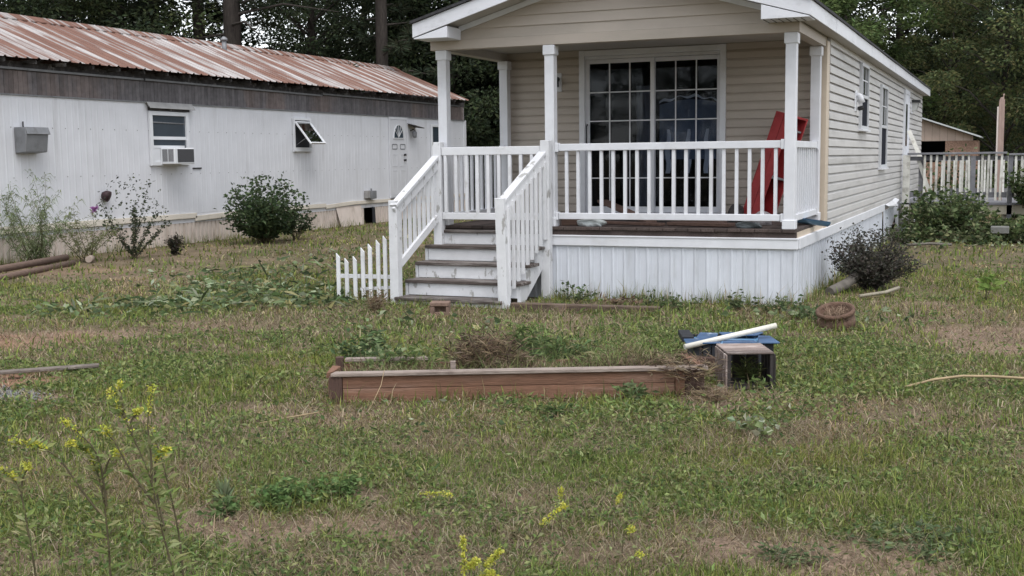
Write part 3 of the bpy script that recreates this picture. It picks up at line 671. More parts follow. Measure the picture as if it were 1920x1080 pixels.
arch.bar((TX + .03, 14.66, 2.15), (TX + .03, 15.24, 2.15), .03, .02)
for a in (40, 65, 90, 115, 140): arch.bar((TX + .029, 14.95, 2.17), (TX + .029, 14.95 + .26 * math.cos(R(a)), 2.16 + .33 * math.sin(R(a))), .02, .01)
arch.build('fan_light_frame', WF, td)
for zc in (1.72, 1.58): MB().tube([(TX + .022, 15.25, zc), (TX + .05, 15.25, zc), (TX + .075, 15.25, zc)], [.03, .018, .035], 10).build('door_knob', BLACK, td)
tl = K(MB().tube([(TX + .01, 15.66, 2.36), (TX + .10, 15.66, 2.40), (TX + .13, 15.66, 2.35)], .014, 6).build('wall_lantern', BLACK, tr))
MB().tube([(TX + .13, 15.66, 2.36), (TX + .13, 15.66, 2.32), (TX + .13, 15.66, 2.20), (TX + .13, 15.66, 2.17)], [.03, .07, .06, .03], 8).build('lantern_glass', GREYM, tl)
MB().add([(TX + .0, 15.45, 2.56), (TX + .28, 15.42, 2.50), (TX + .28, 15.95, 2.44), (TX, 15.95, 2.47), (TX, 15.45, 2.54), (TX + .28, 15.42, 2.48), (TX + .28, 15.95, 2.42), (TX, 15.95, 2.45)], [(0, 1, 2, 3), (7, 6, 5, 4), (0, 4, 5, 1), (1, 5, 6, 2), (2, 6, 7, 3), (3, 7, 4, 0)]).build('lantern_hood', EAVE, tl)
wc = twindow(16.82, 17.7, 1.5, 2.56, .07)
MB().box(TX + .009, TX + .018, 16.89, 17.63, 1.57, 2.49).build('pane', REFL, wc)
# small fittings on the wall
K(MB().tube([(TX + .005, 3.93, 1.01), (TX + .06, 3.94, 1.01), (TX + .11, 3.96, .99), (TX + .12, 3.965, .985)], [.07, .095, .10, .02], 14).build('dryer_vent', mat('maroon_plastic', (.045, .022, .026), .2, 8, .6), tr))
K(MB().box(TX + .008, TX + .02, 6.45, 6.72, 1.455, 1.48).build('wall_bracket', BLACK, tr))
# things hung on the wall
ac = thing('air_conditioner', (TX + .03, 5.80, 1.575), 'white window air conditioner sticking out of the trailer window', 'air conditioner')
MB().box(0, .34, -.32, .26, -.02, .285).build('casing', WF, ac, .012)
MB().box(.341, .345, -.24, .24, .015, .262).build('rear_grille', mat('ac_grille', (.07, .07, .075), .2, 60, .6), ac)
for k in range(2):
    MB().box(.05 + k * .14, .17 + k * .14, -.324, -.321, .03, .26).build('side_louvre', mat('ac_louvre', (.22, .22, .23), .2, 50, .6), ac)
mbx = thing('vent_hood', (TX + .008, 2.2, 1.76), 'dented grey metal hood box hung on the trailer wall', 'hood')
MB().prism([(0, .0), (.22, .02), (.26, .30), (.24, .42), (0, .42)], -.24, .24, 'y').build('hood_body', GREYM, mbx, .01)
MB().prism([(.0, .425), (.25, .425), (.29, .31), (.275, .305), (.24, .40), (0, .405)], -.235, .255, 'y').build('hood_lid', GREYM, mbx, .004)
MB().tube([(.02, -.06, .43), (.02, -.06, .52)], .012, 6).build('hood_stem', BLACK, mbx)
ebx = thing('junction_box', (TX + .008, 13.37, .70), 'small grey electrical box low on the trailer wall', 'utility box')
MB().box(0, .14, -.10, .14, -.08, .12).build('box_body', GREYM, ebx, .008); MB().box(.0, .10, -.26, -.11, -.06, .13).build('box_cover', mat('box_cover_grey', (.32, .31, .30), .1, 8, .5), ebx, .008)
MB().tube([(.05, .02, .12), (.05, .02, .18)], .02, 6).build('conduit', GREYM, ebx)

# ------------------------------------------------------------------ side deck on the right
GW = mat('grey_deck_rail', (.17, .17, .185), .25, 8, .85, bump=.3, rnd=.2, dirt=(.30, .29, .28), dirt_amt=.6, dirt_scale=3)
PW_ = mat('pale_baluster_paint', (.62, .61, .565), .12, 9, .7, rnd=.15, dirt=(.30, .28, .24), dirt_amt=.7, dirt_scale=5, dirt_lo=.5, dirt_hi=.65)
TANB = mat('tan_rim_board', (.36, .33, .26), .15, 5, .8, dirt=(.14, .13, .10), dirt_amt=.7, dirt_scale=2)
sdk = thing('side_deck', (1.6, 12.5, 0), 'weathered grey side deck with pale balusters beside the house', 'deck')
def D(o): o.location = tuple(-c for c in sdk.location); return o
DY = 12.0
D(MB().box(.06, 5.6, DY, DY + .04, .40, .585).build('rim_board', TANB, sdk, .004))
for i in range(22): D(MB().box(.06, 5.6, DY - .02 + i * .145, DY + .12 + i * .145, .587, .62).build('deck_board', GW, sdk))
D(MB().box(.15, 1.97, DY - .03, DY + .11, 1.565, 1.605).build('rail_cap', GW, sdk, .004)); D(MB().box(2.0, 5.6, DY - .03, DY + .11, 1.535, 1.572).build('rail_cap', GW, sdk, .004))
D(MB().box(.2, 5.6, DY + .045, DY + .083, 1.45, 1.560 - .03).build('upper_rail', GW, sdk)); D(MB().box(.2, 5.6, DY + .045, DY + .083, .73, .83).build('lower_rail', GW, sdk))
D(MB().box(.07, .20, DY - .02, DY + .10, .3, 1.56).build('deck_post', PW_, sdk)); D(MB().box(.36, .45, DY + .09, DY + .18, .3, 1.53).build('deck_post', GW, sdk)); D(MB().box(1.32, 1.41, DY + .0, DY + .08, .3, 1.53).build('deck_post', GW, sdk))
D(MB().box(1.99, 2.08, DY + .0, DY + .08, .3, 1.53).build('deck_post', GW, sdk))
for i in range(33):
    x_ = .47 + i * .118 + random.uniform(-.012, .012)
    if 1.30 < x_ < 1.42: continue
    D(MB().bar((x_ + random.uniform(-.02, .02), DY + .02, .66 + random.uniform(-.03, .02)), (x_, DY + .02, 1.555 - (.03 if x_ > 2 else 0)), .042, .038, (0, 1, 0)).build('baluster', PW_, sdk))
D(MB().bar((.34, DY + .10, 1.50), (.62, DY + .00, .70), .07, .03, (0, 1, 0)).build('loose_brace', PW_, sdk)); D(MB().bar((.12, 12.6, 2.05), (.42, 12.3, 1.40), .08, .03, (0, 1, 0)).build('loose_brace', PW_, sdk))
for xx in (.2, 1.9, 3.6): D(MB().box(xx, xx + .09, DY + .05, DY + .14, -.05, .40).build('deck_leg', TANB, sdk))
# far railing
D(MB().box(.5, 5.6, DY + 3.08, DY + 3.12, 1.42, 1.52).build('upper_rail', GW, sdk)); D(MB().box(.5, 5.6, DY + 3.08, DY + 3.12, .74, .82).build('lower_rail', GW, sdk))
for i in range(40): D(MB().box(.5 + i * .125, .54 + i * .125, DY + 3.04, DY + 3.078, .68, 1.50).build('baluster', PW_, sdk))
pole = thing('tall_deck_post', (1.83, DY + 1.6, .62), 'tall bare wooden post with a pale board on it rising above the deck', 'post')
POST = mat('raw_post_wood', (.36, .26, .22), .2, 8, .8, stretch=(6, 6, .6), bump=.3)
MB().prism([(-.055, 0), (.055, 0), (.055, 2.02), (.03, 2.10), (-.03, 2.08), (-.055, 2.0)], -.05, .05, 'y').build('timber', POST, pole, .005)
MB().box(-.085, -.056, -.05, .04, 0, 1.90).build('board', mat('pale_batten', (.66, .58, .52), .08, 6, .7), pole)
MB().tube([(.02, 0, 2.06), (.035, -.01, 2.16)], .012, 5).build('bolt', POST, pole)

# ------------------------------------------------------------------ shed behind
shd = thing('garden_shed', (-.6, 22.0, 0), 'tan wooden shed with lean-to roof behind the side deck', 'shed')
SHW = mat('shed_siding', (.52, .41, .34), .08, 5, .8, rnd=.05); OSB = mat('osb_panel', (.29, .185, .135), .35, 28, .9, rnd=.1)
def shz(x_): return 2.50 - .355 * (x_ + .2)
x_ = -2.6
while x_ < 1.05:
    xb = min(x_ + .2, 1.06)
    MB().prism([(x_ + .6 + .003, 1.93), (xb + .6 - .003, 1.93), (xb + .6 - .003, shz(xb)), (x_ + .6 + .003, shz(x_))], 0, .03, 'y').build('wall_board', SHW, shd); x_ += .2
MB().prism([(-2, 1.936), (1.66, 1.936), (1.66, shz(1.06) - .01), (-2, shz(-2.6) - .01)], .031, .05, 'y').build('inner_wall', DARK, shd); MB().box(-2, 1.7, 2.4, 2.45, 0, 2.0).build('rear_panel', DARK, shd)
MB().box(.95, 1.78, -.01, .03, .0, 1.927).build('osb_board', OSB, shd); MB().box(-2.0, -.1, -.01, .03, 0, 1.927).build('osb_board', OSB, shd)
MB().box(-.1, .95, -.01, .03, 0, 1.35).build('osb_board', OSB, shd); MB().box(1.74, 1.78, .031, 2.4, 0, 1.93).build('side_panel', OSB, shd)
MB().prism([(-2.1, shz(-2.7) + .02), (1.86, shz(1.26) + .02), (1.86, shz(1.26) + .06), (-2.1, shz(-2.7) + .06)], -.25, 2.6, 'y').build('shed_roof', mat('pale_roof_sheet', (.55, .57, .57), .08, 4, .4), shd)
# ------------------------------------------------------------------ things on the porch
REDP = mat('red_paint', (.30, .028, .030), .25, 6, .55, dirt=(.20, .02, .022), dirt_amt=.5, dirt_scale=4)
rb = thing('red_box', (-.70, 1.40, DZ + .002), 'long red open-sided box leaning upright behind the porch railing', 'box')
piv = Matrix.Rotation(R(17), 4, 'Y') @ Matrix.Rotation(R(-28), 4, 'Z')
def RB(b, n, m_):
    b.v = [tuple(piv @ Vector(q) + Vector((0, .12 * q[2], .02))) for q in b.v]; return b.build(n, m_, rb, .003)
RB(MB().box(-.10, .006, -.17, -.15, 0, 1.28), 'side_board', REDP); RB(MB().box(.012, .12, -.172, -.151, .005, 1.275), 'side_board', REDP); RB(MB().box(-.10, .12, .13, .15, 0, 1.28), 'side_panel', REDP); RB(MB().box(-.12, -.101, -.17, .15, 0, 1.28), 'back_panel', REDP)
RB(MB().box(-.10, .12, -.149, .129, 1.255, 1.279), 'end_panel', REDP); RB(MB().box(-.10, .12, -.149, .129, .0, .022), 'end_panel', REDP)
RB(MB().box(-.10, .10, -.149, .129, 1.10, 1.12), 'shelf', GREYM); RB(MB().box(-.10, .10, -.149, .129, .52, .54), 'shelf', GREYM)
def blob(name, c, sx, sy, sz, m_, label, cat, seed, amp=.25, sub=3, group=None):
    import bmesh
    bm = bmesh.new(); bmesh.ops.create_icosphere(bm, subdivisions=sub, radius=1)
    r_ = random.Random(seed); ph = [(r_.uniform(2, 6), r_.uniform(0, 6), r_.uniform(2, 6)) for _ in range(6)]
    for v in bm.verts:
        q = v.co.copy(); k = 1 + amp * sum(math.sin(a * q.x + b + c_ * q.y + 3 * q.z) for a, b, c_ in ph) / 4
        v.co = Vector((q.x * sx * k, q.y * sy * k, max(q.z, -.55) * sz * k + sz * .55))
    me = bpy.data.meshes.new(name); bm.to_mesh(me); bm.free(); me.materials.append(m_)
    return tag(link(name, me, None, c), label, cat, group)
blob('plastic_bag', (-2.36, .16, DZ), .17, .10, .055, mat('white_plastic', (.74, .80, .80), .15, 12, .35, bump=.6), 'crumpled white plastic bag on the porch deck below the railing', 'bag', 2)
blob('plastic_wrap', (-.55, .18, DZ), .14, .10, .05, mat('clear_plastic', (.16, .18, .19), .3, 14, .25, bump=.6), 'crumpled clear plastic wrap on the deck near the right porch post', 'wrap', 5)
blob('rag_heap', (-.52, .75, DZ), .13, .1, .10, mat('pale_rag', (.34, .31, .32), .3, 14, .8, bump=.6), 'small heap of pale rags at the foot of the red box', 'rag', 7)
blob('dark_bundle', (-.93, 1.3, DZ), .10, .10, .14, mat('dark_cloth', (.05, .045, .045), .3, 9, .8), 'small dark bundle on the deck left of the red box', 'bundle', 9, .15)
PLK = mat('brown_plank', (.12, .075, .06), .3, 10, .8, stretch=(.5, 6, 6), rnd=.3)
for i, (p0, p1, w_, h_, lb) in enumerate((((-2.75, 1.75, 1.03), (-1.75, .55, .83), .14, .035, 'brown plank propped up against the sliding door'),
                                         ((-2.3, 1.35, .86), (-.95, .75, .825), .13, .03, 'brown plank lying flat on the deck before the right door panel'),
                                         ((-2.45, .62, .825), (-1.55, .30, .825), .12, .03, 'dark plank lying near the edge of the porch deck'),
                                         ((-1.5, .45, .83), (-.75, .25, .83), .16, .035, 'short dark plank on the deck close to the clear plastic'))):
    pl = MB().bar(p0, p1, w_, h_).build('plank', PLK, None, .003); tag(pl, lb, 'plank')
bx = thing('cardboard_box', (-2.62, .28, DZ), 'small brown box on the deck beside the middle porch post', 'box')
MB().box(-.11, .11, -.08, .08, 0, .085).build('box_body', PLK, bx, .004); MB().box(-.112, .112, -.02, .02, .0855, .088).build('tape', mat('box_tape', (.2, .14, .1), .1, 8, .5), bx)
BLUE = mat('blue_plastic', (.13, .26, .42), .12, 6, .4, dirt=(.22, .25, .28), dirt_amt=.5, dirt_scale=4); BLUE_W = mat('faded_blue_board', (.055, .105, .20), .25, 7, .5, dirt=(.42, .48, .55), dirt_amt=.75, dirt_scale=4.5, dirt_lo=.56, dirt_hi=.64)
sl_ = MB(); p0, p1 = Vector((-.24, .62, .885)), Vector((.15, 1.18, .80)); d_ = (p1 - p0).normalized(); a_ = d_.cross(Vector((0, 0, 1))).normalized()
g_ = []
for t in np.linspace(0, 1, 7):
    c_ = p0.lerp(p1, t); ww = .10 * (1 - .55 * max(0, t - .5) * 2)
    g_.append([c_ + a_ * ww * u + Vector((0, 0, .045 * u * u - .02)) for u in (-1, -.6, 0, .6, 1)])
sl_.sheet(g_, True); sl_.sheet([[q - Vector((0, 0, .012)) for q in r] for r in g_], True)
tag(sl_.build('blue_chute', BLUE, None, fix=False), 'blue plastic chute end poking out under the right porch rail', 'chute')

# ------------------------------------------------------------------ raised bed
REDW = mat('redwood_boards', (.205, .108, .070), .25, 9, .8, bump=.4, stretch=(.6, 6, 6), rnd=.12, dirt=(.34, .23, .18), dirt_amt=.45, dirt_scale=2.5, dstretch=(.5, 4, 4))
CAPW = mat('greyed_cap_board', (.33, .27, .235), .3, 9, .85, bump=.5, stretch=(.5, 7, 7), rnd=.1, dirt=(.14, .10, .085), dirt_amt=.6, dirt_scale=3)
BROWN = mat('dark_brown_post', (.085, .05, .04), .3, 9, .8, bump=.4, stretch=(6, 6, .7), rnd=.2)
BA = R(25.3)
bed = thing('raised_bed', (-2.02, -6.0, 0), 'low reddish wooden raised garden bed in the lawn', 'raised bed', rz=BA)
BL, BD, BH = 2.48, .62, .19
MB().box(.07, BL - .2, .012, .040, -.01, .082).build('side_board', REDW, bed, .003); MB().box(.07, BL - .2, .010, .038, .084, .163).build('side_board', REDW, bed, .003)
MB().box(-.02, .068, .0, .055, -.03, .165).build('corner_post', BROWN, bed, .003)
for k in range(3): MB().box(BL - .197 + k * .066, BL - .134 + k * .066, .004, .05, -.02, .163).build('end_batten', BROWN if k else REDW, bed, .002)
MB().prism([(-.005, -.012), (BL + .02, -.012), (BL + .02, .075), (.02, .07)], .166, .19, 'z').build('cap_board', CAPW, bed, .003)
MB().box(-.03, -.004, .06, BD, -.02, .14).build('end_board', REDW, bed, .003); MB().prism([(-.04, .06), (.0, .10), (.03, .30), (-.03, .34)], .145, .185, 'z').build('broken_end_piece', REDW, bed, .003)
MB().box(-.035, .02, BD - .06, BD, -.02, .20).build('corner_post', BROWN, bed, .003)
MB().box(BL - .03, BL - .004, .06, BD, -.02, .16).build('end_board', REDW, bed, .003); MB().prism([(BL - .05, .076), (BL + .02, .076), (BL - .0, BD), (BL - .05, BD)], .160, .180, 'z').build('cap_board', REDW, bed, .003)
MB().box(.02, BL - .1, BD - .035, BD - .008, -.02, .15).build('side_board', REDW, bed, .003)
MB().prism([(.03, BD - .05), (.62, BD - .045), (.60, BD + .02), (.03, BD + .02)], .166, .188, 'z').build('cap_board', CAPW, bed, .003); MB().prism([(.80, BD - .05), (1.15, BD - .045), (1.13, BD + .01), (.82, BD + .01)], .158, .178, 'z').build('cap_board', CAPW, bed, .003)
MB().cbox((.80, .13, .15), .035, .03, .17).build('stake', CAPW, bed)
nxs, nys = 60, 16
SOILB = mat('bed_soil', (.10, .078, .058), .5, 22, .95, bump=.8)
def bedz(u, v): return .085 + .09 * math.exp(-((u - 2.05) / .30) ** 2) + .07 * math.exp(-((u - 1.15) / .2) ** 2 - ((v - .4) / .2) ** 2) + .02 * math.sin(u * 17 + v * 9)
MB().sheet([[(.0 + (BL - .03) * i / (nxs - 1), .03 + (BD - .05) * j / (nys - 1), bedz((BL) * i / (nxs - 1), BD * j / (nys - 1)) + random.uniform(-.008, .008)) for i in range(nxs)] for j in range(nys)], True).build('soil', SOILB, bed, fix=False)

def bed_straw(n, cols, ln, seed):
    u = rng.uniform(.05, BL - .1, n); v = rng.uniform(.09, BD - .06, n); zq = np.array([bedz(a, b) for a, b in zip(u, v)]) + rng.uniform(0, .03, n)
    return blades(np.c_[u, v, zq], ln * rng.uniform(.5, 1.5, n), rng.uniform(.002, .006, n), np.clip(rng.normal(1.15, .35, n), .1, 1.6), rng.uniform(0, 6.28, n), pal(n, cols), .2)
BEDPARTS = lambda: merge([bed_straw(4200, [(.26, .20, .13), (.18, .13, .09), (.34, .28, .19), (.13, .095, .07)], .09, 1), bed_straw(1500, [(.14, .18, .065), (.19, .22, .085)], .13, 2)])
# ------------------------------------------------------------------ crate, slatted bin, pipe
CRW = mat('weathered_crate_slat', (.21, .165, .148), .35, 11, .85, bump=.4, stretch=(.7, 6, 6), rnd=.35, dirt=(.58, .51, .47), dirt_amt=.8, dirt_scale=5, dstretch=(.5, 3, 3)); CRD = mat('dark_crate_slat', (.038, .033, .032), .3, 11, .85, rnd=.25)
cr = thing('wooden_crate', (.32, -4.70, -.01), 'old wooden slat crate lying on its side, open toward the viewer', 'crate', rz=R(24))
CW_, CD_, CH_ = .32, .42, .245
for k in range(4): MB().box(0, CW_, .005 + k * .104, .096 + k * .104, CH_, CH_ + .012).build('top_slat', CRW, cr, .002)
for k in range(4): MB().box(-.012, 0, .003 + k * .104, .082 + k * .104, 0, CH_ - .002).build('side_slat', CRW, cr, .002)
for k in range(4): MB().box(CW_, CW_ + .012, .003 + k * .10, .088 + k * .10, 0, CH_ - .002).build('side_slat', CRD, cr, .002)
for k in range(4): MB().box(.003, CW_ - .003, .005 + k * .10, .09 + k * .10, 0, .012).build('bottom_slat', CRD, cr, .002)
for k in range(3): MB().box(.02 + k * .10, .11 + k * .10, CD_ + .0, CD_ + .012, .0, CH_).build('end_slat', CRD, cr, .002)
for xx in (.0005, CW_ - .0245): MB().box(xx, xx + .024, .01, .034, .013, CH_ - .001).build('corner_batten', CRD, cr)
CRB = mat('black_slat', (.028, .030, .036), .3, 11, .7, rnd=.3)
bn = thing('slatted_bin', (-.10, -3.98, -.01), 'dark slatted bin topped with faded blue boards behind the crate', 'bin', rz=R(20))
BW_, BDp, BHt = .60, .50, .19
for k in range(9): MB().box(.004 + k * .0665, .064 + k * .0665, 0, .014, 0, BHt).build('front_slat', CRB, bn, .002)
for k in range(9): MB().box(.004 + k * .0665, .064 + k * .0665, BDp - .014, BDp, 0, BHt).build('back_slat', CRB, bn, .002)
for k in range(7): MB().box(0, .003, .02 + k * .066, .08 + k * .066, 0, BHt).build('side_slat', CRB, bn)
for k in range(7): MB().box(BW_ - .003, BW_, .02 + k * .066, .08 + k * .066, 0, BHt).build('side_slat', CRB, bn)
for k in range(6): MB().box(.01, BW_ - .01, .016 + k * .078, .088 + k * .078, .0, .012).build('bottom_slat', CRB, bn)
lidz = BHt + .002
MB().prism([(-.06, -.03), (.20, -.02), (.22, .08), (.03, .20), (-.06, .16)], lidz, lidz + .013, 'z').build('blue_board', BLUE_W, bn, .003)
MB().prism([(.215, -.025), (.47, -.03), (.46, .07), (.23, .075)], lidz + .001, lidz + .015, 'z').build('blue_board', BLUE_W, bn, .003)
MB().prism([(.48, -.025), (.64, -.02), (.62, .30), (.53, .32)], lidz, lidz + .013, 'z').build('blue_board', BLUE_W, bn, .003)
MB().prism([(.04, .22), (.18, .11), (.24, .47), (.10, .50)], lidz, lidz + .012, 'z').build('blue_board', BLUE_W, bn, .003)
MB().prism([(.26, .38), (.52, .36), (.60, .50), (.25, .51)], lidz, lidz + .012, 'z').build('blue_board', BLUE_W, bn, .003)
MB().box(.02, BW_ - .02, .02, BDp - .02, lidz - .03, lidz - .022).build('blue_tray', BLUE, bn)
MB().box(-.07, .02, .165, .52, lidz - .012, lidz + .03).build('rim_board', CRB, bn, .003)
MB().bar((.30, -.03, .155), (.44, -.24, .20), .09, .02).build('leaning_blue_board', BLUE_W, bn, .002)
MB().box(.0, .22, -.10, -.03, .02, .10).build('brown_block', BROWN, bn, .004)
pp = MB().tube([(-.15, -4.05, .165), (.44, -3.58, .29)], .021, 14).build('plastic_pipe', mat('white_pipe', (.70, .67, .60), .06, 9, .4), None); tag(pp, 'white plastic pipe lying across the blue-topped bin', 'pipe')
rk = blob('brown_stone', (.0, -4.22, -.02), .07, .06, .09, mat('stone_brown', (.14, .09, .07), .3, 12, .9, bump=.4), 'reddish brown stone beside the dark slatted bin', 'stone', 12, .15)

# ------------------------------------------------------------------ pot, brick, timbers, log
POTM = mat('wicker_brown_pot', (.13, .078, .055), .35, 26, .85, bump=.8, dirt=(.22, .15, .11), dirt_amt=.5, dirt_scale=6)
pt = thing('planter_pot', (.625, -1.50, -.015), 'round brown rimmed pot full of dead roots on the grass', 'pot'); pt.rotation_euler = (R(17), R(-4), 0)
MB().lathe([(.0, 0), (.13, 0), (.165, .03), (.178, .075), (.168, .115), (.150, .14), (.155, .155), (.176, .165), (.180, .188), (.170, .20), (.150, .198), (.142, .175), (.140, .14), (0, .135)], 28).build('bowl', POTM, pt, fix=False)
V, F, C = blades(np.c_[rng.normal(0, .06, 260), rng.normal(0, .06, 260), np.full(260, .135)], rng.uniform(.05, .11, 260), rng.uniform(.003, .006, 260), rng.uniform(.3, 1.5, 260), rng.uniform(0, 6.28, 260), np.array([[.30, .22, .16]]) * rng.uniform(.5, 1.5, (260, 1)))
LEAF = leafmat('leaf'); STRAW = leafmat('straw', trans=.15, rough=.8)
link('dead_roots', npmesh('dead_roots', V, F, STRAW, C), pt)
bk = thing('hollow_brick', (-3.29, -1.86, -.015), 'brown hollow brick standing in the grass before the steps', 'brick', rz=R(20))
BRK = mat('brick_brown', (.20, .135, .105), .25, 20, .9, bump=.5)
MB().box(-.10, .10, -.05, .13, .105, .145).build('brick_top', BRK, bk, .006); MB().box(-.10, -.05, -.045, .125, 0, .104).build('brick_wall', BRK, bk, .005); MB().box(.065, .10, -.045, .125, 0, .104).build('brick_wall', BRK, bk, .005); MB().box(-.05, .065, .02, .12, 0, .104).build('brick_core', BRK, bk)
MB().box(-.05, .065, -.04, .02, 0, .045).build('brick_base', BRK, bk, .004)
TIMB = mat('edging_timber', (.115, .082, .062), .35, 10, .9, bump=.5, stretch=(.6, 6, 6), dirt=(.22, .17, .14), dirt_amt=.5, dirt_scale=3)
tag(MB().bar((-2.78, -1.18, .015), (-1.20, -1.05, .015), .10, .10).build('edging_timber', TIMB, None, .008), 'dark edging timber lying in front of the white porch skirting', 'timber')
LOGM = mat('landscape_log', (.17, .115, .09), .25, 9, .85, bump=.4, stretch=(6, .6, 6))
tag(MB().tube([(-10.05, -3.2, .12), (-10.95, -.4, .12), (-11.70, 1.75, .11)], .052, 12).build('landscape_log', LOGM, None), 'upper of two brown round logs lying at the left edge', 'log')
tag(MB().tube([(-9.85, -3.2, .03), (-10.75, -.4, .03), (-11.52, 1.7, .025)], .05, 12).build('landscape_log', LOGM, None), 'lower of two brown round logs, nearer the viewer, at the left edge', 'log')
tag(MB().tube([(-11.50, 2.02, .06), (-11.58, 2.18, .06)], .055, 10).build('log_offcut', mat('pale_offcut', (.38, .31, .26), .15, 8, .8), None), 'short pale log offcut at the end of the brown logs', 'log')
BARK = mat('bark', (.055, .046, .040), .4, 9, .95, bump=.8, stretch=(3, 3, .5)); GLOG = mat('grey_log', (.155, .14, .122), .3, 8, .9, bump=.4)
tag(MB().tube([(.20, 1.05, .03), (.34, 1.35, .10), (.46, 1.75, .20)], [.06, .058, .05], 12).build('grey_log', GLOG, None), 'short grey log under the dark bush by the skirting', 'log')
tag(MB().bar((-5.25, -6.42, .03), (-4.33, -5.62, .045), .085, .022).build('weathered_board', mat('weathered_brown_board', (.15, .125, .108), .3, 9, .9, bump=.4, dirt=(.28, .25, .22), dirt_amt=.6, dirt_scale=5), None, .004), 'narrow weathered board lying beside the red clay patch at left', 'board')
tag(MB().tube([(.55, .85, .02), (.80, 1.15, .04), (.92, 1.40, .07)], .02, 6).build('pale_stick', mat('pale_stick', (.30, .27, .21), .2, 8, .8), None), 'pale stick on the grass behind the brown pot', 'stick')
cb = [(1.45, -4.40, .03), (1.62, -4.22, .06), (1.80, -4.10, .075), (2.0, -4.02, .07), (2.2, -3.97, .06), (2.6, -3.85, .03)]
tag(MB().tube(cb, .009, 6).build('curved_cane', mat('dry_cane', (.36, .27, .16), .2, 9, .7), None), 'long dry curved cane lying on the lawn at right', 'cane')
tag(MB().tube([(.45, 8.6, .03), (.8, 8.75, .05), (1.15, 8.85, .03)], .025, 6).build('fallen_stick', GLOG, None), 'grey fallen stick below the vines at the side deck', 'stick')
tag(MB().box(1.75, 2.05, 9.6, 9.9, .18, .30).build('concrete_block', mat('concrete', (.17, .17, .16), .2, 12, .9), None, .01), 'grey concrete block half hidden in the deck vines', 'block')
for k, (pts_, r__, lb) in enumerate(((((-2.05, -6.78, .02), (-1.95, -6.62, .03), (-1.80, -6.50, .05)), .004, 'thin straw coloured cane on the grass left of the raised bed'),
                              (((-1.62, -6.2, .02), (-1.66, -5.98, .13), (-1.70, -5.86, .21)), .0022, 'dry stalk leaning on the front of the raised bed'))):
    tag(MB().tube(pts_, r__, 5).build('dry_stalk', MATS['dry_cane'], None), lb, 'stalk')
# ------------------------------------------------------------------ trees
def pal(n, cols, w_=None, v=.25):
    cols = np.array(cols); i = rng.choice(len(cols), n, p=w_)
    return cols[i] * rng.uniform(1 - v, 1 + v, (n, 1)) * rng.uniform(.92, 1.08, (n, 3))
def unit(n):
    q = rng.normal(size=(n, 3)); return q / np.linalg.norm(q, axis=1, keepdims=True)
def broad_tree(h, rad, nl, z0, cols, leaf=.15, trunk=.16, seed=0, lean=.3):
    r_ = random.Random(seed); t = MB(); top = Vector((r_.uniform(-lean, lean) * 2, r_.uniform(-lean, lean) * 2, h * .93))
    mids = [Vector((0, 0, -.2)), Vector((top.x * .15, top.y * .2, h * .3)), Vector((top.x * .5, top.y * .6, h * .62)), top]
    t.tube(mids, [trunk * 1.25, trunk, trunk * .6, trunk * .12], 8)
    cl = []; nc = int(26 + h * 2.2)
    for k in range(nc):
        u = (k + .5) / nc; z_ = z0 + (h - z0) * u; prof_ = math.sin(math.pi * (.12 + .80 * u)) ** .7
        a = k * 2.4 + r_.uniform(-.5, .5); rr = rad * prof_ * r_.uniform(.25, 1.0)
        ax = Vector((top.x * (z_ / h) ** 1.3, top.y * (z_ / h) ** 1.3, 0))
        c = ax + Vector((rr * math.cos(a), rr * math.sin(a), z_)); cl.append((c, r_.uniform(.55, 1.1) * rad * .30))
        b0 = ax + Vector((0, 0, max(.4, z_ - rr * .55)))
        t.tube([b0, b0.lerp(c, .55) + Vector((0, 0, .12 * rr)), c], [trunk * .30 * (1 - .7 * u) + .012, .02, .006], 5, False)
    P, D, T_ = [], [], []
    per = nl // nc
    for c, cr_ in cl:
        q = unit(per) * (rng.uniform(0, 1, (per, 1)) ** .45) * cr_ * np.array([1.15, 1.15, .62])
        P.append(np.array(c) + q); D.append(q * np.array([1, 1, .4]) + rng.normal(0, cr_ * .35, (per, 3)) + np.array([0, 0, -.12 * cr_])); T_.append(np.full(per, r_.uniform(.72, 1.28)))
    P, D, T_ = np.concatenate(P), np.concatenate(D), np.concatenate(T_)
    n = len(P); V, F, C = leaves(P, D, rng.uniform(.7, 1.35, n) * leaf, rng.uniform(.38, .62, n) * leaf, pal(n, cols) * T_[:, None])
    return t.mesh('trunk', BARK, fix=False), npmesh('crown', V, F, LEAF, C)
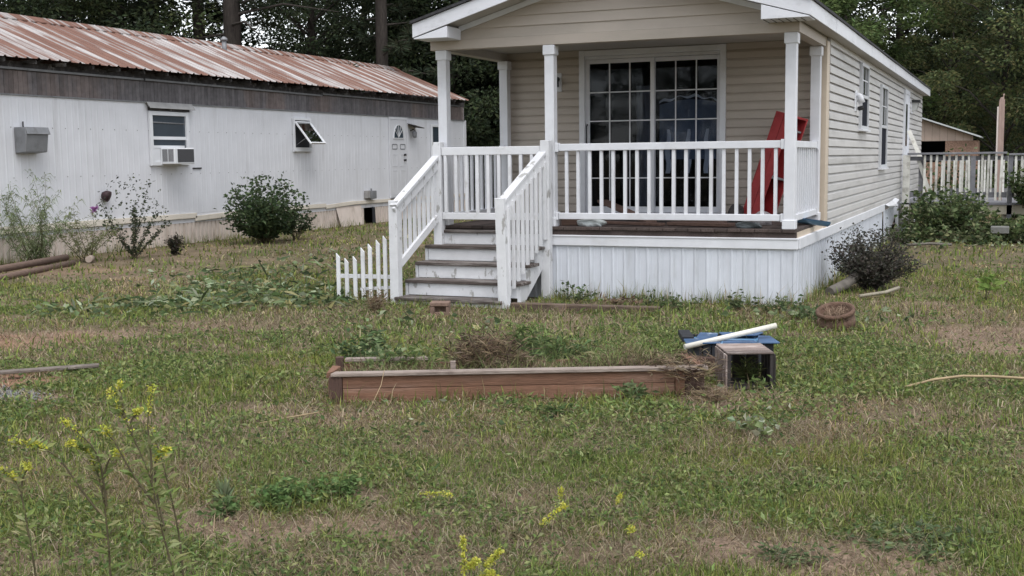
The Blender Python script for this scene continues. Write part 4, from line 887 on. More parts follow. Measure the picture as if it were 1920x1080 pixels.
def pine_tree(h, rad, nl, z0, cols, trunk=.22, seed=0):
    r_ = random.Random(seed); t = MB()
    t.tube([(0, 0, -.2), (.05, .02, h * .4), (.0, .08, h * .98)], [trunk * 1.15, trunk * .85, trunk * .12], 9)
    cl = []; z_ = z0
    while z_ < h:
        u = (z_ - z0) / (h - z0); L_ = rad * (1 - u) ** .6 * r_.uniform(.55, 1.05) + .3; a = r_.uniform(0, 6.28); dead = u < .08
        e = Vector((L_ * math.cos(a), L_ * math.sin(a), z_ + L_ * r_.uniform(-.25, .15)))
        t.tube([(0, 0, z_), Vector((0, 0, z_)).lerp(e, .5) + Vector((0, 0, .08 * L_)), e], [.045 * (1 - .6 * u), .025, .008], 5, False)
        if not dead:
            for s_ in np.linspace(.35, 1.0, 5): cl.append((Vector((0, 0, z_)).lerp(e, s_) + Vector((r_.uniform(-.2, .2), r_.uniform(-.2, .2), r_.uniform(-.05, .15))), .26 + .10 * L_ * .4))
        z_ += r_.uniform(.16, .34) * (h / 16)
    per = max(8, nl // len(cl)); P, D, T_ = [], [], []
    for c, cr_ in cl:
        q = unit(per) * (rng.uniform(.1, 1, (per, 1)) ** .6) * cr_ * np.array([1.3, 1.3, .6])
        P.append(np.array(c) + q * .45); D.append(q); T_.append(np.full(per, r_.uniform(.75, 1.25)))
    P, D, T_ = np.concatenate(P), np.concatenate(D), np.concatenate(T_); n = len(P)
    V, F, C = leaves(P, D, rng.uniform(.16, .30, n), rng.uniform(.022, .045, n), pal(n, cols) * T_[:, None], 0)
    return t.mesh('trunk', BARK, fix=False), npmesh('crown', V, F, LEAF, C)
V, F, C = BEDPARTS(); tag(link('bed_straw', npmesh('bed_straw', V, F, STRAW, C), bed), kind='stuff')
DKG = [(.068, .090, .050), (.084, .108, .058), (.056, .073, .048)]; MIDG = [(.080, .104, .050), (.098, .120, .055), (.068, .086, .046)]
YEL = [(.115, .135, .055), (.095, .12, .055), (.135, .13, .06), (.08, .10, .05)]; PING = [(.050, .066, .046), (.060, .078, .048), (.064, .068, .044)]
kinds = {'a': broad_tree(14, 3.3, 26000, 1.2, DKG, .15, .17, 1), 'b': broad_tree(12, 2.9, 24000, .8, DKG + MIDG[:1], .14, .14, 2), 'c': broad_tree(15, 3.6, 28000, 2.2, MIDG, .15, .19, 3),
         'y': broad_tree(8.5, 2.4, 19000, .5, YEL, .13, .10, 4), 's': broad_tree(6.2, 2.2, 16000, .2, DKG + MIDG[:1], .13, .08, 5), 'g': broad_tree(9, 2.5, 18000, .8, [(.085, .12, .045), (.10, .135, .05), (.065, .09, .038)], .16, .12, 6),
         'p': pine_tree(19, 3.4, 26000, 4.2, PING, .24, 7), 'q': pine_tree(17, 2.8, 22000, 2.4, PING, .20, 8)}
NAMES = {'p': 'pine_tree', 'q': 'pine_tree'}
def plant_tree(k, th, d, rz=0, sc=1.0, label=None, group=None, cat='tree'):
    if label is None and 35.0 < th < 39.2: return
    xx, yy = 2.07 - d * math.sin(R(th)), -12.54 + d * math.cos(R(th))
    t = thing(NAMES.get(k, 'broadleaf_tree'), (xx, yy, -.02), label or LBL[k], cat, group if label is None or group else None, rz)
    if label is None: t['group'] = 'trees of the wood behind the homes'
    t.scale = (sc, sc, sc)
    link('trunk', kinds[k][0], t); link('crown', kinds[k][1], t)
    return t
LBL = {'a': 'tall dark broadleaf tree in the wood behind the homes', 'b': 'dark bushy broadleaf tree in the wood behind the homes', 'c': 'tall mid-green broadleaf tree in the wood behind the homes',
       'y': 'yellowish green tree among the wood behind the homes', 's': 'low dark understory tree at the foot of the wood', 'g': 'fresh green small tree in front of the wood',
       'p': 'tall pine with bare lower trunk in the dark wood', 'q': 'slim dark pine in the wood behind the homes'}
tr_ = random.Random(77)
row = 'abacbaqbacabcbaq'
for i in range(13):                                   # front row
    th = 51 - i * 3.55 + tr_.uniform(-.8, .8); plant_tree(row[i], th, (37 if th > 9 else 41) + tr_.uniform(-1.5, 2.5), tr_.uniform(0, 6.28), tr_.uniform(.85, 1.1))
for i in range(11):                                   # second row
    th = 52 - i * 5.2 + tr_.uniform(-1, 1); plant_tree('cabpacbqaacbpabca'[i], th, 45 + tr_.uniform(-2, 3), tr_.uniform(0, 6.28), tr_.uniform(.9, 1.15))
for i in range(8):                                   # third row
    th = 53 - i * 7.4 + tr_.uniform(-1, 1); plant_tree('acbacpabcaqbacb'[i], th, 54 + tr_.uniform(-2, 4), tr_.uniform(0, 6.28), tr_.uniform(1.0, 1.25))
for i in range(12):                                   # understory
    th = 50 - i * 4.6 + tr_.uniform(-1, 1); plant_tree('s', th, (40 if th > 9 else 44) + tr_.uniform(-1, 3), tr_.uniform(0, 6.28), tr_.uniform(.8, 1.15))
plant_tree('p', 36.2, 36.5, .4, 1.15, 'pine with thick dark bare trunk rising behind the trailer roof vent')
plant_tree('p', 37.6, 38.5, 2.6, .9, 'thinner pine trunk just left of the thick pine behind the trailer')
plant_tree('y', .6, 37.5, 1.0, 1.0, 'yellow-green tree behind the tall bare deck post')
plant_tree('y', 3.0, 41.0, 3.0, .9, 'small yellowish tree behind the garden shed roof')
plant_tree('g', 7.6, 37.5, 0.3, 1.0, 'fresh green tree showing over the right end of the house roof')
plant_tree('g', 8.6, 34.0, 2.2, .85, 'bright green tree top just behind the house roof slope')
plant_tree('a', 2.2, 47.5, 2.0, 1.05, 'tall dark tree far behind the deck post filling the upper right')
plant_tree('b', -2.5, 36.5, 1.0, .8, 'dark tree leaning in at the right edge behind the deck')
plant_tree('s', 27.6, 38.4, 1.4, 1.2, 'dark leafy tree hanging over the far end of the trailer roof')
plant_tree('s', 23.6, 40.5, 3.4, 1.15, 'low dark tree between the trailer and the porch')
plant_tree('s', 21.2, 38.5, 4.4, 1.2, 'dark low tree seen behind the left rear porch post')
for th, d, k in ((150, 26, 'a'), (160, 30, 'c'), (170, 27, 'p'), (178, 31, 'a'), (187, 27, 'c'), (196, 30, 'b'), (205, 27, 'a'), (215, 29, 'c'), (140, 30, 'b'), (226, 30, 'a')):  # unseen trees added behind the camera to darken the horizon mirrored in glass
    plant_tree(k, th, d, tr_.uniform(0, 6.28), 1.1, 'unseen tree added behind the viewer to darken the glass reflections', 'added trees behind the viewer')
# far wood closing the gaps low down
n = 60000; th = rng.uniform(R(-9), R(57), n); d = rng.uniform(60, 72, n); hh = rng.uniform(0, 1, n) ** .8
P = np.c_[2.07 - d * np.sin(th), -12.54 + d * np.cos(th), hh * (3.5 + 5 * fbm(th * 40, d * .1, 5, 1.3))]
k = (np.abs(np.degrees(th) - 37.2) > 1.9) | (P[:, 2] < 3.2); P = P[k]; n = len(P)
V, F, C = leaves(P, unit(n), rng.uniform(.35, .6, n), rng.uniform(.2, .34, n), pal(n, DKG))
fw_ = tag(link('far_wood', npmesh('far_wood', V, F, LEAF, C)), 'far mass of dark woodland foliage behind the trees', kind='stuff')

# ------------------------------------------------------------------ shrubs and weeds
STEM = mat('green_brown_stem', (.10, .085, .05), .2, 10, .8)
def shrub(name, loc, label, cat, stems, leafn, cols, leaf=(.06, .035), hgt=1.0, rad=.6, along=(.3, 1), up_=.6, thick=.008, spread=.08, bend=.2, group=None, smat=None, droop=0.1, seed=0, fill=0, hv=(.72, 1.05)):
    r_ = random.Random(seed + 3); t = MB(); P, D = [], []
    root = thing(name, loc, label, cat, group)
    for k in range(stems):
        a = r_.uniform(0, 6.28); rr = rad * math.sqrt(r_.uniform(0.02, 1)); h = hgt * (1 - .45 * (rr / rad) ** 2) * r_.uniform(*hv)
        p0 = np.array((r_.uniform(-.1, .1) * rad, r_.uniform(-.1, .1) * rad, -.02)); p2 = np.array((rr * math.cos(a), rr * math.sin(a), h))
        p1 = p0 * .5 + p2 * .5 + np.array((r_.uniform(-bend, bend) * rad, r_.uniform(-bend, bend) * rad, .12 * h))
        ts = np.linspace(0, 1, 6)[:, None]; c = (1 - ts) ** 2 * p0 + 2 * ts * (1 - ts) * p1 + ts ** 2 * p2
        t.tube([tuple(q) for q in c], [thick * (1 - .75 * u) for u in np.linspace(0, 1, 6)], 4, False)
        m_ = leafn // stems; u = rng.uniform(along[0], along[1], m_)[:, None]
        q = (1 - u) ** 2 * p0 + 2 * u * (1 - u) * p1 + u ** 2 * p2
        dd = unit(m_); dd[:, 2] = np.abs(dd[:, 2]) * up_; P.append(q + rng.normal(0, spread, (m_, 3)) * u); D.append(dd)
    if fill:
        q = unit(fill) * rng.uniform(.3, 1, (fill, 1)) ** .5 * np.array([rad, rad, hgt * .5]) + np.array([0, 0, hgt * .5]); P.append(q); D.append(unit(fill))
    P, D = np.concatenate(P), np.concatenate(D); P[:, 2] = np.maximum(P[:, 2], .01); n = len(P)
    V, F, C = leaves(P, D, rng.uniform(.6, 1.3, n) * leaf[0], rng.uniform(.6, 1.3, n) * leaf[1], pal(n, cols), .2, droop)
    link('stems', t.mesh('stems', smat or STEM, fix=False), root); link('foliage', npmesh('foliage', V, F, LEAF, C), root)
    return root
shrub('round_shrub', (-11.45, 6.8, 0), 'dense dark green rounded shrub in front of the trailer', 'shrub', 40, 5200, [(.066, .098, .048), (.088, .125, .058), (.050, .072, .040)], (.085, .055), 1.38, .82, (.2, 1), .5, .012, .085, .3, fill=500, hv=(.45, 1.05), seed=1)
shrub('fringe_shrub', (-11.3, 7.65, 0), 'lower right offshoot of dark leaves beside the rounded shrub', 'shrub', 14, 700, [(.050, .070, .040), (.062, .085, .045)], (.08, .05), .62, .42, (.35, 1), .5, .009, .06, .3, seed=2)
mal = shrub('flowering_shrub', (-11.4, 2.95, 0), 'sparse upright shrub with one purple bloom by the trailer', 'shrub', 13, 1000, [(.060, .078, .045), (.080, .095, .055), (.05, .06, .045)], (.055, .032), 1.42, .62, (.1, 1), .6, .007, .022, .25, fill=350, hv=(.45, 1.05), seed=5)
V, F, C = leaves(rng.normal(0, .012, (16, 3)), unit(16), .085, .06, pal(16, [(.34, .13, .36), (.42, .20, .42)]))
link('bloom', npmesh('bloom', V, F, LEAF, C), mal, (-.42, -.38, .83))
shrub('brown_clump', (-11.2, 3.75, 0), 'small dark withered clump right of the sparse shrub', 'plant', 26, 900, [(.045, .040, .036), (.06, .05, .042), (.05, .055, .038)], (.06, .02), .36, .22, (.1, 1), .9, .006, .02, .2, seed=6)
shrub('feathery_weed', (-12.15, 1.55, 0), 'tall feathery light green weeds at the left edge by the trailer', 'weed', 26, 2200, [(.17, .21, .10), (.21, .25, .13), (.13, .165, .085)], (.16, .013), 1.5, .8, (.12, 1), .8, .006, .02, .5, droop=.75, hv=(.5, 1.05), seed=7)
shrub('feathery_weed', (-11.75, 2.25, 0), 'shorter arching pale weeds right of the tall feathery weeds', 'weed', 14, 1300, [(.15, .17, .08), (.20, .21, .10)], (.10, .014), .85, .75, (.2, 1), .7, .007, .03, .4, droop=.5, seed=8)
shrub('withered_bush', (.58, 1.75, 0), 'dark withered purplish bush beside the white side skirting', 'bush', 60, 6400, [(.082, .080, .066), (.105, .098, .084), (.066, .070, .052), (.115, .10, .088)], (.048, .022), .82, .56, (.15, 1), .7, .010, .04, .25, fill=300, smat=BARK, seed=9, hv=(.5, 1.05))
shrub('seedling', (1.85, 1.1, 0), 'single bright green seedling standing in the right lawn', 'plant', 3, 34, [(.15, .22, .06), (.18, .25, .07)], (.14, .055), .30, .10, (.75, 1), .5, .006, .03, .2, seed=10)
VINE = [(.075, .105, .045), (.10, .135, .055), (.055, .078, .038), (.20, .23, .12)]
shrub('deck_vine', (.95, 10.6, 0), 'leafy green vine mound under the left part of the side deck', 'vine', 50, 1700, VINE, (.10, .07), .95, .90, (.1, 1), .5, .008, .10, .4, fill=350, seed=11)
shrub('deck_vine', (2.35, 10.4, 0), 'leafy green vine mound by the concrete block under the deck', 'vine', 36, 1100, VINE, (.11, .075), .36, .9, (.1, 1), .5, .008, .10, .4, fill=250, seed=12)
shrub('deck_vine', (3.6, 10.6, 0), 'green vine mound under the deck at the right edge', 'vine', 36, 1100, VINE, (.11, .075), .60, .9, (.1, 1), .5, .008, .10, .4, fill=250, seed=13)
shrub('deck_vine', (.45, 9.5, 0), 'small leafy vine patch at the torn rear end of the side skirting', 'vine', 26, 700, VINE, (.09, .06), .42, .5, (.1, 1), .5, .007, .08, .4, hv=(.3, 1.1), seed=51)
shrub('deck_vine', (1.65, 9.9, 0), 'low loose vine tangle spreading on the lawn before the deck', 'vine', 40, 1000, VINE, (.09, .06), .34, 1.0, (.1, 1), .5, .007, .08, .4, hv=(.3, 1.1), seed=52)
shrub('deck_vine', (.8, 11.3, .1), 'tall vine shoots reaching up to the deck rim and rail', 'vine', 26, 800, VINE, (.10, .065), .95, .8, (.2, 1), .5, .007, .08, .4, hv=(.4, 1.1), seed=53)
shrub('back_weeds', (.9, 17.4, 0), 'tall green weeds growing behind the side deck before the shed', 'weed', 50, 2000, VINE, (.12, .07), 1.75, 1.0, (.1, 1), .6, .008, .08, .3, hv=(.4, 1.05), seed=61)
shrub('back_weeds', (2.3, 17.9, 0), 'tall green weeds behind the deck at the right edge', 'weed', 50, 2000, VINE, (.12, .07), 1.7, 1.1, (.1, 1), .6, .008, .08, .3, hv=(.4, 1.05), seed=62)
shrub('rail_climber', (2.3, 11.75, .55), 'thin climber with dark leaves on the right deck railing', 'vine', 12, 700, VINE, (.10, .07), 1.0, .35, (.1, 1), .5, .006, .07, .4, seed=14)
shrub('garden_weed', (-2.42, -4.9, 0), 'bushy dark green weed standing behind the raised bed', 'weed', 20, 520, [(.085, .125, .06), (.11, .16, .07), (.24, .29, .15)], (.055, .03), .36, .24, (.2, 1), .6, .006, .03, .3, seed=15)
shrub('garden_weed', (-1.95, -5.35, .05), 'broad leaved weed growing inside the left of the raised bed', 'weed', 12, 170, [(.09, .135, .06), (.15, .21, .09), (.24, .29, .15)], (.055, .034), .24, .22, (.25, 1), .6, .006, .03, .3, seed=16)
shrub('bed_grass', (-1.35, -4.45, 0), 'tuft of bright green grass and weeds behind the bed middle', 'grass tuft', 34, 1100, [(.12, .17, .06), (.16, .20, .075), (.09, .125, .05)], (.13, .014), .34, .45, (.1, 1), .9, .004, .03, .5, droop=.3, seed=17)
shrub('bed_grass', (-.95, -4.75, .02), 'green weed tuft rising in the centre of the raised bed', 'grass tuft', 26, 800, [(.10, .15, .06), (.14, .18, .075), (.08, .11, .05)], (.11, .016), .30, .35, (.1, 1), .9, .004, .03, .5, droop=.3, seed=18)
shrub('bed_grass', (-1.75, -5.15, .05), 'leafy green weed tuft in the left half of the bed behind the stake', 'grass tuft', 22, 520, [(.12, .17, .06), (.17, .21, .08), (.24, .27, .13)], (.08, .02), .26, .30, (.1, 1), .8, .004, .03, .5, droop=.3, hv=(.4, 1.1), seed=71)
shrub('bed_grass', (-.45, -4.72, .05), 'green and straw weed tuft in the right half of the raised bed', 'grass tuft', 26, 700, [(.13, .18, .065), (.18, .20, .08), (.28, .24, .14)], (.10, .012), .26, .34, (.1, 1), .8, .004, .03, .5, droop=.3, hv=(.4, 1.1), seed=72)
DRK = [(.13, .092, .068), (.20, .15, .10), (.085, .062, .048), (.27, .21, .14)]
DRY = [(.19, .14, .10), (.26, .20, .13), (.12, .085, .065), (.30, .25, .17)]
shrub('dead_root_clump', (-1.28, -5.12, .08), 'brown clump of dead upturned roots in the raised bed', 'roots', 100, 1800, DRK, (.11, .010), .31, .30, (.05, 1), .7, .003, .02, .6, smat=MATS['dry_cane'], seed=19)
shrub('dead_root_clump', (.02, -4.88, .09), 'heap of dry pulled roots at the right end of the bed', 'roots', 80, 1300, DRK, (.10, .008), .16, .30, (.05, 1), .4, .003, .03, .6, smat=MATS['dry_cane'], seed=20)
shrub('dead_root_clump', (.30, -5.05, .0), 'dry straw heap spilling between bed corner and crate', 'roots', 40, 520, DRY, (.10, .004), .08, .22, (.05, 1), .3, .003, .04, .6, smat=MATS['dry_cane'], seed=21)
shrub('dead_root_clump', (-4.05, -1.85, 0), 'small brown dead plant left of the hollow brick', 'roots', 30, 500, DRY, (.10, .008), .22, .16, (.1, 1), .7, .003, .03, .5, smat=MATS['dry_cane'], seed=22)
shrub('crate_weed', (.52, -4.62, 0), 'green weeds growing in the mouth of the crate', 'weed', 10, 70, [(.12, .17, .06), (.16, .20, .08)], (.05, .018), .07, .12, (.2, 1), .7, .003, .02, .4, seed=23)
shrub('crate_grass', (.40, -4.38, 0), 'tuft of fine grass inside the crate', 'grass tuft', 16, 240, [(.10, .13, .05), (.13, .15, .06)], (.09, .01), .16, .09, (.1, 1), .9, .003, .02, .4, seed=24)
shrub('clover_clump', (-.98, -8.10, 0), 'lush green clover clump in the near lawn', 'clover', 26, 700, [(.10, .16, .06), (.13, .20, .07), (.17, .24, .09)], (.03, .022), .10, .15, (.3, 1), .4, .003, .02, .3, seed=25)
shrub('clover_clump', (-.86, -7.86, 0), 'smaller clover patch just behind the lush clover clump', 'clover', 22, 460, [(.11, .17, .065), (.13, .20, .07)], (.028, .02), .08, .18, (.3, 1), .4, .003, .02, .3, seed=26)
shrub('clover_clump', (-1.12, -8.36, 0), 'little green sprig beside the straw patch in the near lawn', 'clover', 10, 130, [(.10, .16, .06), (.14, .2, .08)], (.045, .02), .09, .08, (.3, 1), .6, .003, .015, .3, seed=27)
shrub('iris_fan', (-1.27, -8.15, 0), 'small upright fan of pale green blades left of the clover', 'plant', 7, 42, [(.16, .20, .11), (.20, .25, .14)], (.11, .016), .08, .05, (0, .25), 3.5, .004, .005, .1, seed=28)
shrub('lawn_weed', (1.75, -7.65, 0), 'flat dark green weed rosette at lower right', 'weed', 22, 360, [(.11, .15, .075), (.14, .18, .09)], (.04, .017), .06, .30, (.3, 1), .3, .003, .03, .4, seed=29)
shrub('lawn_weed', (1.30, -8.0, 0), 'small green weed on the bare patch at lower right', 'weed', 14, 190, [(.11, .15, .075), (.14, .18, .09)], (.034, .014), .05, .18, (.3, 1), .4, .003, .02, .4, seed=30)
shrub('lawn_weed', (.35, -5.85, 0), 'pale heart-leaved weed cluster in the mid lawn', 'weed', 10, 60, [(.34, .37, .27), (.20, .25, .12), (.12, .15, .06)], (.05, .042), .09, .16, (.5, 1), .5, .003, .02, .4, seed=31).location = (.80, -5.92, 0)
shrub('lawn_weed', (-.50, -5.85, 0), 'dark green low weed in front of the raised bed', 'weed', 14, 150, [(.07, .10, .04), (.09, .13, .05)], (.04, .018), .07, .12, (.3, 1), .5, .003, .02, .4, seed=32)
shrub('lawn_weed', (-.18, -5.25, 0), 'pale leafy weed against the right front of the bed', 'weed', 12, 90, [(.18, .23, .11), (.12, .16, .07)], (.07, .024), .11, .14, (.3, 1), .5, .003, .02, .4, seed=33)
for k, (x_, y_, h_, lb) in enumerate(((-2.35, -.42, .34, 'sprouting weed at the left of the front skirting'), (-1.35, -.55, .2, 'low green weed behind the end of the edging timber'), (-.55, -.45, .24, 'weed tuft at the base of the front skirting'), (-.1, -.62, .30, 'leafy weeds at the right front skirting corner'), (.25, -1.1, .2, 'leafy green weeds left of the brown pot'), (-1.0, -.75, .22, 'broad-leaved weed at the middle of the front skirting'))):
    shrub('skirt_weed', (x_, y_, 0), lb, 'weed', 10, 90, [(.095, .13, .06), (.14, .18, .085), (.075, .10, .05)], (.062, .03), h_ * .7, .26, (.2, 1), .5, .004, .04, .4, seed=40 + k)
V, F, C = leaves(np.c_[rng.normal(-1.75, .12, 140), rng.normal(-.62, .05, 140), rng.uniform(.0, .09, 140)], unit(140), .09, .02, pal(140, DRY))
tag(link('dead_leaf_heap', npmesh('dead_leaf_heap', V, F, STRAW, C)), 'small brown heap of dead leaves before the front skirting', kind='stuff')

# ------------------------------------------------------------------ goldenrod in the foreground
GST = mat('goldenrod_stem', (.080, .066, .034), .25, 30, .7); GYEL = [(.54, .53, .075), (.44, .47, .09), (.60, .58, .14)]; GLF = [(.18, .24, .08), (.24, .29, .11), (.30, .30, .15)]
def smooth(pts, n=14):
    pts = np.array(pts, float); t = np.linspace(0, len(pts) - 1, n); i = np.minimum(t.astype(int), len(pts) - 2); f = (t - i)[:, None]
    a = pts[np.maximum(i - 1, 0)]; b = pts[i]; c = pts[i + 1]; d = pts[np.minimum(i + 2, len(pts) - 1)]
    return .5 * (2 * b + (c - a) * f + (2 * a - 5 * b + 4 * c - d) * f ** 2 + (3 * b - a - 3 * c + d) * f ** 3)
def goldenrod(base, stems, label, leafn=90, r0=.0042, leaf=.085):
    root = thing('goldenrod', base, label, 'goldenrod'); b0 = np.array(base); t = MB(); LP, LD, FP = [], [], []; r0 *= .9
    for pts, head, lf in stems:
        c = smooth(pts, 18) - b0; k = len(c)
        t.tube([tuple(q) for q in c], [r0 * (1 - .7 * i / (k - 1)) * (1 if lf else .7) for i in range(k)], 6, False)
        dr = np.gradient(c, axis=0)
        if lf:
            lf = int(lf * 1.6)
            u = rng.uniform(.05, .93, lf) * (k - 1); i = np.minimum(u.astype(int), k - 2); f = (u - i)[:, None]; q = c[i] * (1 - f) + c[i + 1] * f
            dd = unit(lf) * np.array([1, 1, .3]) + np.array([0, 0, .55]); LP.append(q); LD.append(dd)
        if head:
            m_ = int(190 * head); u = (1 - rng.uniform(0, 1, m_) ** 1.2 * .36 * (1 if head > .6 else .75)) * (k - 1); i = np.minimum(u.astype(int), k - 2); f = (u - i)[:, None]
            q = c[i] * (1 - f) + c[i + 1] * f + rng.normal(0, .0048, (m_, 3)); q[:, 2] += .006; FP.append(q)
    link('stems', t.mesh('stems', GST, fix=False), root)
    P, D = np.concatenate(LP), np.concatenate(LD); n = len(P); hgt = P[:, 2] / P[:, 2].max()
    V, F, C = leaves(P, D, leaf * (1.15 - .75 * hgt) * rng.uniform(.6, 1.2, n), .010 * rng.uniform(.8, 1.4, n), pal(n, GLF), .1, .15)
    link('leaves', npmesh('leaves', V, F, LEAF, C), root)
    for P in FP:
        n = len(P); V, F, C = leaves(P, unit(n), rng.uniform(.006, .012, n), rng.uniform(.004, .008, n), pal(n, GYEL))
        link('flower_head', npmesh('flower_head', V, F, LEAF, C), root)
    return root
goldenrod((-.02, -9.98, 0), [([(-.02, -9.98, -.01), (-.039, -9.982, .276), (-.071, -9.977, .433), (-.11, -9.977, .575), (-.138, -9.974, .695), (-.187, -9.981, .815), (-.224, -9.987, .89), (-.256, -9.995, .943)], .5, 90),
    ([(-.135, -9.974, .687), (-.14, -9.966, .769), (-.151, -9.96, .859), (-.141, -9.944, .952)], .4, 12), ([(-.126, -9.977, .628), (-.184, -9.992, .71), (-.236, -10.001, .80), (-.27, -10.006, .835)], .5, 24),
    ([(-.10, -9.97, .55), (-.14, -9.95, .66), (-.155, -9.93, .74), (-.12, -9.92, .765)], .8, 20), ([(-.19, -9.98, .81), (-.20, -9.97, .86), (-.175, -9.96, .885)], .5, 6), ([(-.21, -9.985, .87), (-.225, -9.98, .93), (-.235, -9.975, .96)], .4, 6)], 'tall branching goldenrod with reddish stem in the left foreground')
goldenrod((-.29, -9.98, 0), [([(-.29, -9.98, -.01), (-.302, -9.973, .377), (-.313, -9.963, .5), (-.331, -9.956, .623), (-.352, -9.955, .701), (-.382, -9.962, .755), (-.43, -9.98, .772)], .9, 80),
    ([(-.341, -9.965, .577), (-.393, -9.979, .647), (-.453, -9.994, .733), (-.511, -10.015, .767), (-.583, -10.044, .780)], 1.0, 30), ([(-.32, -9.955, .593), (-.338, -9.949, .70), (-.361, -9.952, .762), (-.398, -9.963, .801), (-.445, -9.978, .84)], .5, 20),
    ([(-.335, -9.956, .64), (-.33, -9.94, .70), (-.315, -9.93, .735), (-.29, -9.92, .74)], .6, 8)], 'goldenrod with long yellow heads arching left in the foreground')
goldenrod((-.40, -10.13, 0), [([(-.40, -10.13, -.01), (-.426, -10.13, .415), (-.448, -10.125, .535), (-.472, -10.121, .654), (-.499, -10.126, .71), (-.535, -10.136, .725)], .5, 60), ([(-.472, -10.121, .654), (-.475, -10.11, .70), (-.46, -10.10, .735)], .4, 5)], 'slender goldenrod at the left edge of the picture')
goldenrod((-.16, -9.80, 0), [([(-.16, -9.8, -.01), (-.171, -9.812, .339), (-.19, -9.803, .482), (-.219, -9.80, .609), (-.249, -9.80, .72), (-.281, -9.804, .799)], .15, 60)], 'leafy green goldenrod stalk without open flowers behind the branching one')
BG = [([(0, 0, -.01), (-.01, .01, .14), (-.02, .02, .25), (-.03, .03, .36)], 1.3, 12), ([(-.01, .01, .12), (.02, .03, .20), (.045, .05, .27), (.085, .07, .32)], 1.6, 8), ([(-.01, .01, .12), (.01, .02, .19), (.04, .03, .24), (.075, .035, .255)], 1.8, 8),
      ([(-.01, .01, .16), (-.005, .015, .22), (.0, .02, .27), (.02, .025, .29)], 1.8, 4), ([(-.01, .01, .14), (.05, .0, .2), (.09, -.005, .24), (.12, .0, .25)], 1.6, 4), ([(-.01, .01, .10), (.09, .06, .21), (.18, .12, .35), (.22, .14, .42), (.27, .17, .46)], .8, 8)]
goldenrod((.50, -9.25, 0), [([(.50 + a, -9.25 + b, c) for a, b, c in p_], h_, l_) for p_, h_, l_ in BG], 'low goldenrod with thick bright yellow heads at bottom centre', 30, .003, .05)
for k, (bx_, by_, pts_, hd, lb) in enumerate(((-.22, -8.25, [(0, 0, 0), (-.02, 0, .08), (-.01, .01, .15), (.06, .03, .17), (.14, .06, .165)], .8, 'single goldenrod head arching right in the centre lawn'),
        (.44, -8.2, [(0, 0, 0), (-.015, 0, .1), (-.02, .01, .18), (-.02, .01, .24)], .6, 'upright small goldenrod head in the near lawn'), (.62, -8.1, [(0, 0, 0), (-.01, 0, .09), (.0, .01, .16), (.02, .02, .21)], .5, 'small leaning goldenrod head right of the upright one'), (.70, -8.25, [(0, 0, 0), (0, 0, .06), (.01, .01, .11), (.04, .02, .12)], .5, 'short nodding goldenrod head near the bottom edge'),
        (.80, -8.45, [(0, 0, 0), (0, 0, .05), (.01, .01, .09), (.04, .02, .095)], .4, 'lowest small goldenrod head in the near grass'))):
    goldenrod((bx_, by_, 0), [([(bx_ + a, by_ + b, c) for a, b, c in pts_], hd, 6)], lb, 6, .0025, .04)

# ------------------------------------------------------------------ lawn
G_GREEN = np.array([(.168, .218, .058), (.215, .248, .066), (.110, .156, .048), (.265, .285, .085)]); G_DRY = np.array([(.38, .30, .175), (.30, .222, .13), (.44, .36, .23), (.20, .142, .086)])
HOUSE = lambda x, y: ((x > -4.3) & (x < .04) & (y > -.02) & (y < 18)) | ((x < TX + .03) & (y > -.8)) | ((x > -4.24) & (x < -2.84) & (y > -1.05) & (y < 0))
ca, sa = math.cos(BA), math.sin(BA)
def in_bed(x, y):
    u = (x + 2.02) * ca + (y + 6.0) * sa; v = -(x + 2.02) * sa + (y + 6.0) * ca; return (u > -.03) & (u < BL + .02) & (v > -.005) & (v < BD)
def in_crate(x, y):
    a = R(24); u = (x - .32) * math.cos(a) + (y + 4.70) * math.sin(a); v = -(x - .32) * math.sin(a) + (y + 4.70) * math.cos(a); return (u > -.03) & (u < .35) & (v > -.10) & (v < .42)
def scatter(n, d0, d1, th0=-9, th1=54):
    d = np.sqrt(rng.uniform(d0 * d0, d1 * d1, n)); th = rng.uniform(R(th0), R(th1), n)
    x, y = 2.07 - d * np.sin(th), -12.54 + d * np.cos(th); k = ~HOUSE(x, y) & ~in_bed(x, y) & ~in_crate(x, y); return x[k], y[k]
def drought(x, y, b): return np.clip(.06 + .50 * sstep(.46, .62, fbm(x, y, 61, 1.0)) + .22 * sstep(.46, .62, fbm(x, y, 62, .28)) + .16 * sstep(-.3, 1.2, x) * sstep(-7.6, -6.6, y) + .4 * b, 0, .92)
def grass(n, d0, d1, hs_, ws):
    x, y = scatter(n, d0, d1); b = bareness(x, y); keep = rng.uniform(0, 1, len(x)) > b * .86 + .55 * sstep(.52, .34, fbm(x, y, 40, .22)); x, y, b = x[keep], y[keep], b[keep]; m_ = len(x)
    tall = fbm(x, y, 51, .8); dry = drought(x, y, b)
    isd = rng.uniform(0, 1, m_) < dry
    c = np.where(isd[:, None], G_DRY[rng.integers(0, 4, m_)], G_GREEN[rng.integers(0, 4, m_)]) * rng.uniform(.5, 1.5, (m_, 1))
    hue = fbm(x, y, 71, .9)[:, None]; c = c * (np.array([.82, .98, 1.05]) * (1 - hue) + np.array([1.10, 1.0, .90]) * hue)
    h = hs_ * np.clip(rng.lognormal(-.25, .42, m_), .2, 2.2) * (.45 + 1.1 * tall) * np.where(isd, .8, 1); ln = np.abs(rng.normal(.55, .42, m_)) + np.where(isd, .45, 0)
    return blades(np.c_[x, y, gz(x, y) - .004], h, ws * rng.uniform(.7, 1.3, m_), ln, rng.uniform(0, 6.283, m_), c)
